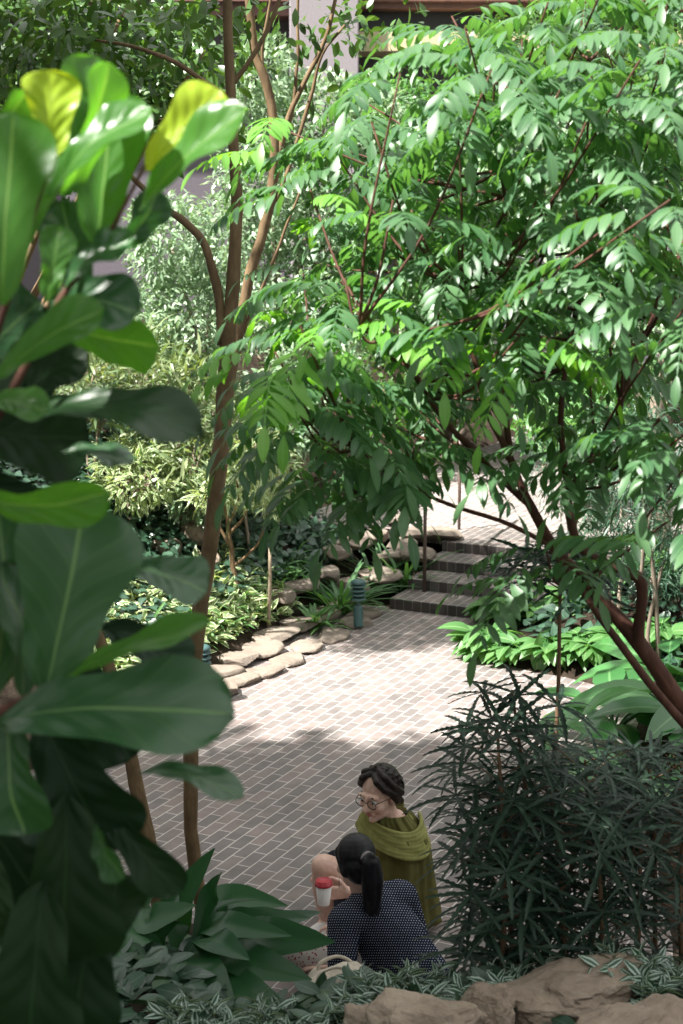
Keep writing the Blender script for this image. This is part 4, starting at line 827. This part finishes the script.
# ---- person in the olive shawl
GB = V3((.27, 7.42, 0)); G = empty('person', GB, 'seated person with glasses and dark curly hair wrapped in an olive green shawl', 'person')
hf, hr_, hu = axes((-.62, -.7, -.2)); hc = V3((.185, 7.35, .7))
bf, br, bu = axes((-.8, -.6, 0)); sh = V3((.27, 7.4, .52))
body = MB(); Hd = head_shape(body, hc, hf, hr_, hu, 1.07)
body.chain([GB + (0, .02, .13), V3((.29, 7.43, .3)), sh + (0, 0, -.08), V3((.255, 7.395, .53))], [.15, .125, .12, .07]); body.cap(V3((.25, 7.4, .5)), hc - hu * .06 - hf * .01, .058, .052)
LS, RSH = sh - br * .13 + (0, 0, -.05), sh + br * .13 + (0, 0, -.05)
kneeL, ankL = V3((-.085, 7.2, .385)), V3((-.07, 7.27, .07)); hipL = GB + bf * .02 - br * .08 + (0, 0, .12)
body.chain([hipL, (hipL + kneeL) / 2 + (0, 0, .015), kneeL], [.095, .08, .062]); body.chain([kneeL, kneeL * .6 + ankL * .4 + (-.012, .015, 0), ankL], [.06, .052, .036]); body.cap(ankL, ankL + (-.08, -.1, -.04), .034, .026)
hipR = GB + br * .09 + (0, 0, .11); kneeR = V3((-.02, 7.62, .22)); ankR = V3((.0, 7.3, .08)); body.chain([hipR, kneeR, ankR], [.095, .065, .04]); body.cap(ankR, ankR + (-.06, -.1, -.03), .034, .026)
wr = V3((.035, 7.03, .33)); elb = V3((.17, 7.28, .23)); body.chain([LS, elb, wr], [.048, .04, .027])
hand(body, wr, (-1, -.12, .02), (.1, 1, .05), -1, 1.05, 1.0)
elR = V3((.16, 7.6, .28)); body.chain([RSH, elR, V3((0, 7.5, .25))], [.048, .042, .028]); hand(body, V3((0, 7.5, .25)), (-1, -.1, -.2), (0, 0, -1), 1, .5)
body.build('body', M['skin'], G, remesh=.0052, smoothit=3)
face_bits(Hd, G, 1.07)
hm = MB(); hm.ball(Hd(-.03, 0, .042), (.094, .089, .093), (hf, hr_, hu)); hm.ball(Hd(-.07, 0, .0), (.05, .07, .07), (hf, hr_, hu)); hm.ball(Hd(-.115, 0, -.02), (.04, .045, .045), (hf, hr_, hu))
r_ = np.random.RandomState(5)
for i in range(120):
    a = r_.uniform(-1.9, 1.9); e = r_.uniform(-.1, 1.5); p = Hd(-.03 + .087 * math.cos(e) * -math.cos(a * .8) * .9 + .03 * math.sin(e), .083 * math.sin(a) * math.cos(e), .045 + .085 * math.sin(e)); d = nrm(r_.randn(3)); d2 = nrm(r_.randn(3)); rr = r_.uniform(.006, .012)
    pts = [p + d * rr * math.cos(t) + d2 * rr * math.sin(t) + hu * -.003 * t for t in np.linspace(0, 5, 8)]
    hm.chain(pts, [.004] * 8)
for k in (-1, 1):
    for i in range(7):
        t = i / 6; p0 = 0; pts = []
        for q in np.linspace(0, 1, 8):
            a = .15 + 1.35 * q; pts.append(Hd(.044 - .06 * t - .045 * q * q + .004 * math.sin(q * 16 + i), (.078 * math.sin(a) + .004 * math.cos(q * 14 + i * 2)) * k, .03 + .078 * math.cos(a) - .012 * t))
        hm.chain(pts, [.0085] * 8)
    hm.chain([Hd(.03, .012 * k, .112), Hd(.052, .042 * k, .092), Hd(.038, .072 * k, .05), Hd(-.005, .085 * k, .01), Hd(-.05, .075 * k, -.045)], [.012, .019, .018, .018, .018])
    hm.chain([Hd(.0, .01 * k, .12), Hd(.015, .06 * k, .1), Hd(-.005, .086 * k, .05), Hd(-.05, .086 * k, .0)], [.014, .018, .018, .018])
    hm.chain([Hd(.01, .08 * k, .01), Hd(-.015, .084 * k, -.03), Hd(-.05, .07 * k, -.05)], [.012, .014, .014])
hm.build('hair', M['hair_brown'], G, remesh=.0042, smoothit=1)
gs = MB()
for k in (-1, 1):
    pts = [Hd(.099, .034 * k + .0255 * math.cos(t), -.004 + .02 * math.sin(t)) for t in np.linspace(0, 6.283, 19)]; gs.tube(np.array(pts), [.0022] * 19, 6, False)
    gs.tube(np.array([Hd(.097, .058 * k, .006), Hd(.05, .076 * k, .008), Hd(.0, .08 * k, .0)]), [.002] * 3, 6)
gs.tube(np.array([Hd(.1, -.01, .0), Hd(.104, 0, .004), Hd(.1, .01, .0)]), [.0022] * 3, 6)
gs_ = gs.build('glasses', M['frame'], G)
# shawl: draped rings with folds, then a wound scarf layer round the neck
def drape(rings, nf, amp, seed, n=96, ax=(None, None)):
    m = MB(); V = []; f_, r2 = ax; R = np.random.RandomState(seed); ph = R.rand(6) * 6
    for i, (c, rf, rr, tilt) in enumerate(rings):
        s = 1 - i / (len(rings) - 1)
        for k in range(n):
            a = 6.283 * k / n; w = amp * (s + .25) * (math.sin(nf * a + ph[0] + 1.2 * s) + .6 * math.sin((nf * 1.7) // 1 * a + ph[1] - 2 * s) + .4 * math.sin(nf * 3 * a + ph[2]))
            V.append(V3(c) + f_ * (rf + w) * math.cos(a) + r2 * (rr + w) * math.sin(a) + V3((0, 0, tilt * math.cos(a + .6) + .6 * w)))
    F = [(i * n + k, i * n + (k + 1) % n, (i + 1) * n + (k + 1) % n, (i + 1) * n + k) for i in range(len(rings) - 1) for k in range(n)]
    m.add(V, F); return m
c0 = V3((.265, 7.4, 0))
rg = []
for z, rf, rr, fo, ti in ((.045, .2, .235, -.02, .02), (.12, .195, .228, -.01, .03), (.22, .175, .225, .0, .03), (.32, .155, .222, .0, .03), (.42, .138, .212, .0, .02), (.48, .125, .195, .005, .01), (.52, .112, .165, .01, 0), (.55, .1, .125, .015, 0), (.575, .09, .095, .02, 0), (.585, .086, .088, .02, 0), (.59, .08, .082, .02, 0), (.575, .066, .07, .02, 0)):
    rg.append((c0 + bf * fo + V3((0, 0, z)), rf, rr, ti))
Q = []
for i in range(len(rg) - 1):
    for k in range(4):
        t = k / 4; Q.append(tuple(np.asarray(rg[i][j]) * (1 - t) + np.asarray(rg[i + 1][j]) * t if j == 0 else rg[i][j] * (1 - t) + rg[i + 1][j] * t for j in range(4)))
Q.append(rg[-1])
shw = drape(Q, 8, .0095, 3, 144, (bf, br)).build('shawl', M['shawl_shaded'], G, smoothit=2)
sm = shw.modifiers.new('t', 'SOLIDIFY'); sm.thickness = .006
wm = MB()
for j in range(11):  # gathered folds wound over the left shoulder and round the neck
    s = j / 10; pts = []
    for t in np.linspace(0, 1, 14):
        a = -2.2 + 4.9 * t; R1 = .085 + .03 * s + .02 * t; z = .562 - .06 * s - .05 * max(0, t - .55) * 2 * s - .045 * math.cos(a) + .015 * math.sin(a)
        pts.append(c0 + bf * (.03 + (R1 + .012) * math.cos(a)) + br * (R1 + .035 * s) * math.sin(a) + V3((0, 0, z)))
    wm.chain(pts, [.0095 + .0025 * math.sin(k_ * .9 + j) for k_ in range(14)])
for j in range(8):  # the loose end laid diagonally across the back of the shoulder
    s = j / 7 - .5; A0 = c0 + bf * .1 - br * .02 + V3((0, 0, .58)); pts = []
    for t in np.linspace(0, 1, 15):
        a = .6 - 3.3 * t; pts.append(c0 + bf * (.02 + (.135 - .03 * s) * math.cos(a)) + br * (.195 - .055 * s) * math.sin(a) + V3((0, 0, .555 - .075 * math.sin(2.6 * t) + .085 * s * (1 + .5 * t))))
    wm.chain(pts, [.0095 + .002 * math.sin(j * 2.1 + q) for q in range(15)])
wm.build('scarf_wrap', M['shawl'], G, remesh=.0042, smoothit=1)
m = MB(); a = ankL + V3((.02, .01, -.03)); b = ankL + V3((-.1, -.13, -.04)); m.chain([a + (0, 0, .03), a, (a + b) / 2, b], [.05, .052, .05, .042]); m.box((a + b) / 2 + (0, 0, -.022), (.2, .07, .014), nrm(b - a), np.cross((0, 0, 1), nrm(b - a))); so = m.build('shoe', M['shoe'], G, remesh=.006, smoothit=2)
m = MB(); m.chain([hipR, kneeR, ankR], [.1, .072, .046]); m.chain([GB + (0, .02, .1), hipL], [.14, .11]); m.build('shorts', M['dark_cloth'], G, remesh=.008, smoothit=2)
# ---- person in the dotted navy shirt, seen from behind
B0 = V3((.29, 6.56, 0)); Bp = empty('person', B0, 'seated person in a white-dotted navy shirt with black ponytail, seen from behind', 'person')
f2, r2, u2 = axes((-.62, .78, 0)); hf2, hr2, hu2 = axes((-.42, .85, -.25)); hc2 = V3((.06, 6.66, .642))
nk = V3((.1, 6.645, .49)); S2 = V3((.14, 6.62, .43))
body = MB(); H2 = head_shape(body, hc2, hf2, hr2, hu2, .98)
body.chain([B0 + (0, 0, .13), V3((.24, 6.6, .28)), S2 + (0, 0, -.05), nk], [.15, .125, .115, .06]); body.cap(nk + (0, 0, -.02), hc2 - hu2 * .06 - hf2 * .015, .052, .048)
L2, R2 = S2 - r2 * .165 + (0, 0, -.005), S2 + r2 * .165 + (0, 0, .02)
eL = V3((.0, 6.42, .23)); wL = V3((-.02, 6.585, .18)); body.chain([L2, eL, wL], [.052, .042, .027]); hand(body, wL, (-.93, .32, -.12), (.1, 0, -1), -1, .35)
eR = R2 + V3((.08, .02, -.24)); wR = V3((.05, 6.95, .2)); body.chain([R2, eR, wR], [.052, .042, .027]); hand(body, wR, (-.7, .3, -.1), (0, 0, -1), 1, .5)
kL2, aL2 = V3((-.2, 6.73, .19)), V3((.02, 6.98, .07)); body.chain([B0 + (-.08, .0, .12), kL2, aL2], [.1, .065, .04]); body.cap(aL2, aL2 + (.12, .05, -.03), .034, .026)
kR2, aR2 = V3((.22, 7.0, .17)), V3((-.06, 6.98, .06)); body.chain([B0 + (.05, .09, .12), kR2, aR2], [.1, .065, .04]); body.cap(aR2, aR2 + (-.12, -.02, -.02), .034, .026)
body.build('body', M['skin'], Bp, remesh=.0052, smoothit=3); face_bits(H2, Bp, .98)
m = MB()
m.chain([B0 + (.01, -.01, .1), V3((.265, 6.565, .2)), V3((.225, 6.59, .3)), S2 + (.015, -.01, -.06), S2 + (0, 0, .0)], [.178, .172, .155, .138, .115]); m.chain([L2 + r2 * .02, R2 - r2 * .02], [.082, .082]); m.chain([L2 + r2 * .05 + (0, 0, .04), nk + (0, 0, -.02), R2 - r2 * .05 + (0, 0, .04)], [.05, .062, .05])
m.chain([B0 + (.06, -.03, .1), S2 + r2 * .08 + (0, -.03, -.06)], [.16, .12]); m.chain([L2, L2 * .4 + eL * .6, eL, eL * .45 + wL * .55], [.075, .068, .06, .045]); m.chain([R2, R2 * .5 + eR * .5, eR], [.075, .066, .056])
for i in range(5): # cloth folds gathered between shoulder and waist
    a = R2 + r2 * -.03 * i + V3((.02, -.08 - .012 * i, -.05 - .035 * i)); b = S2 - r2 * (.02 + .015 * i) + V3((.03, -.125, -.1 - .04 * i)); m.chain([a, (a + b) / 2 + (0, -.015, -.012), b], [.012, .016, .01])
m.build('shirt', M['dots'], Bp, remesh=.0062, smoothit=3)
m = MB(); m.chain([B0 + (-.06, .02, .1), kL2, aL2], [.125, .085, .055]); m.chain([B0 + (.05, .09, .1), kR2, aR2], [.125, .085, .055]); m.ball((-.02, 6.75, .12), (.2, .16, .07)); m.build('trousers', M['print'], Bp, remesh=.008, smoothit=2)
m = MB(); m.ball(H2(-.024, 0, .04), (.098, .086, .092), (hf2, hr2, hu2)); m.ball(H2(-.05, 0, -.01), (.072, .08, .085), (hf2, hr2, hu2)); m.cap(H2(.02, .05, .05), H2(-.03, .06, -.03), .034, .03); m.cap(H2(.02, -.05, .05), H2(-.03, -.06, -.03), .034, .03)
tb = H2(-.122, 0, .03); m.chain([H2(-.08, 0, .02), tb], [.05, .03])
hb = m.build('hair', M['hair_black'], Bp, remesh=.005, smoothit=3)
m = MB(); tp = [tb - hf2 * .0, tb - hf2 * .035 + V3((.0, 0, -.02)), tb + V3((.018, -.04, -.09)), tb + V3((.018, -.045, -.16)), tb + V3((.016, -.045, -.22)), tb + V3((.012, -.04, -.265))]
m.chain(tp, [.03, .038, .042, .038, .026, .008])
for i in range(14):
    o = V3(np.random.RandomState(i).randn(3)) * .014; m.chain([tp[0] + o * .3, tp[1] + o, tp[2] + o * 1.6, tp[3] + o * 1.5, tp[4] + o * 1.2 + (0, 0, -.02)], [.014, .018, .018, .014, .004])
m.build('ponytail', M['hair_black'], Bp, remesh=.005, smoothit=2)
m = MB(); ax_ = axes(-hf2 + hu2 * -.3); m.lathe([(.024, -.008), (.03, -.006), (.031, 0), (.03, .006), (.024, .008)], tb - hf2 * .012, 20, (ax_[1], ax_[2], ax_[0])); m.build('hair_tie', M['tie'], Bp)
m = MB(); p = H2(-.004, -.088, -.045); m.tube(np.array([p, p + V3((0, -.004, -.03)), p + V3((0, -.004, -.062))]), [.0015, .002, .002], 6); m.build('earring', M['silver_metal'], Bp)
# ---- cup and bag
cpos = V3((-.083, 7.0, .285)); CU = empty('coffee_cup', cpos, 'white paper coffee cup with a red lid held beside the bare knee', 'cup')
m = MB(); m.lathe([(0, 0), (.028, 0), (.029, .004), (.0385, .098), (.0365, .098), (.028, .006), (0, .006)], cpos, 32); m.build('cup', M['cup_white'], CU)
m = MB(); m.lathe([(.0385, .094), (.042, .095), (.042, .103), (.0395, .105), (.037, .12), (.034, .121), (.032, .116), (0, .116)], cpos, 32); m.build('lid', M['cup_lid'], CU)
bp = V3((-.02, 6.3, .02)); bg_ = empty('tote_bag', bp, 'crumpled beige canvas bag lying beside the person in the dotted shirt', 'bag')
m = MB(); nx, ny = 26, 18; V = []
for sgn in (1, -1):
    for i in range(nx):
        for j in range(ny):
            u, v = i / (nx - 1) * 2 - 1, j / (ny - 1) * 2 - 1; e = max(0, (1 - abs(u) ** 4) * (1 - abs(v) ** 4)) ** .5
            w = noise.noise(Vector((u * 2.2, v * 2.2, sgn * 3))) * .03 * e + noise.noise(Vector((u * 5, v * 5, 7))) * .014 * e
            V.append(bp + V3((u * .15 + .012 * noise.noise(Vector((v * 3, u, 0))), v * .1, .16 + sgn * .13 * e + w + .03 * u)))
o_ = nx * ny; F = [(i * ny + j, i * ny + j + 1, (i + 1) * ny + j + 1, (i + 1) * ny + j) for i in range(nx - 1) for j in range(ny - 1)]; F = F + [tuple(q + o_ for q in f) for f in F]
m.add(V, F); m.build('pouch', M['canvas'], bg_)
for k in (-1, 1): m = MB(); c_ = bp + V3((.0, -.02 + .05 * k, .27)); m.tube(*crom([c_ + (-.08, 0, -.02), c_ + (-.07, .02, .025), c_ + (0, .05, .04), c_ + (.06, .03, .025), c_ + (.08, 0, -.01)], [.008] * 5, 4), 8); m.build('handle', M['canvas'], bg_)
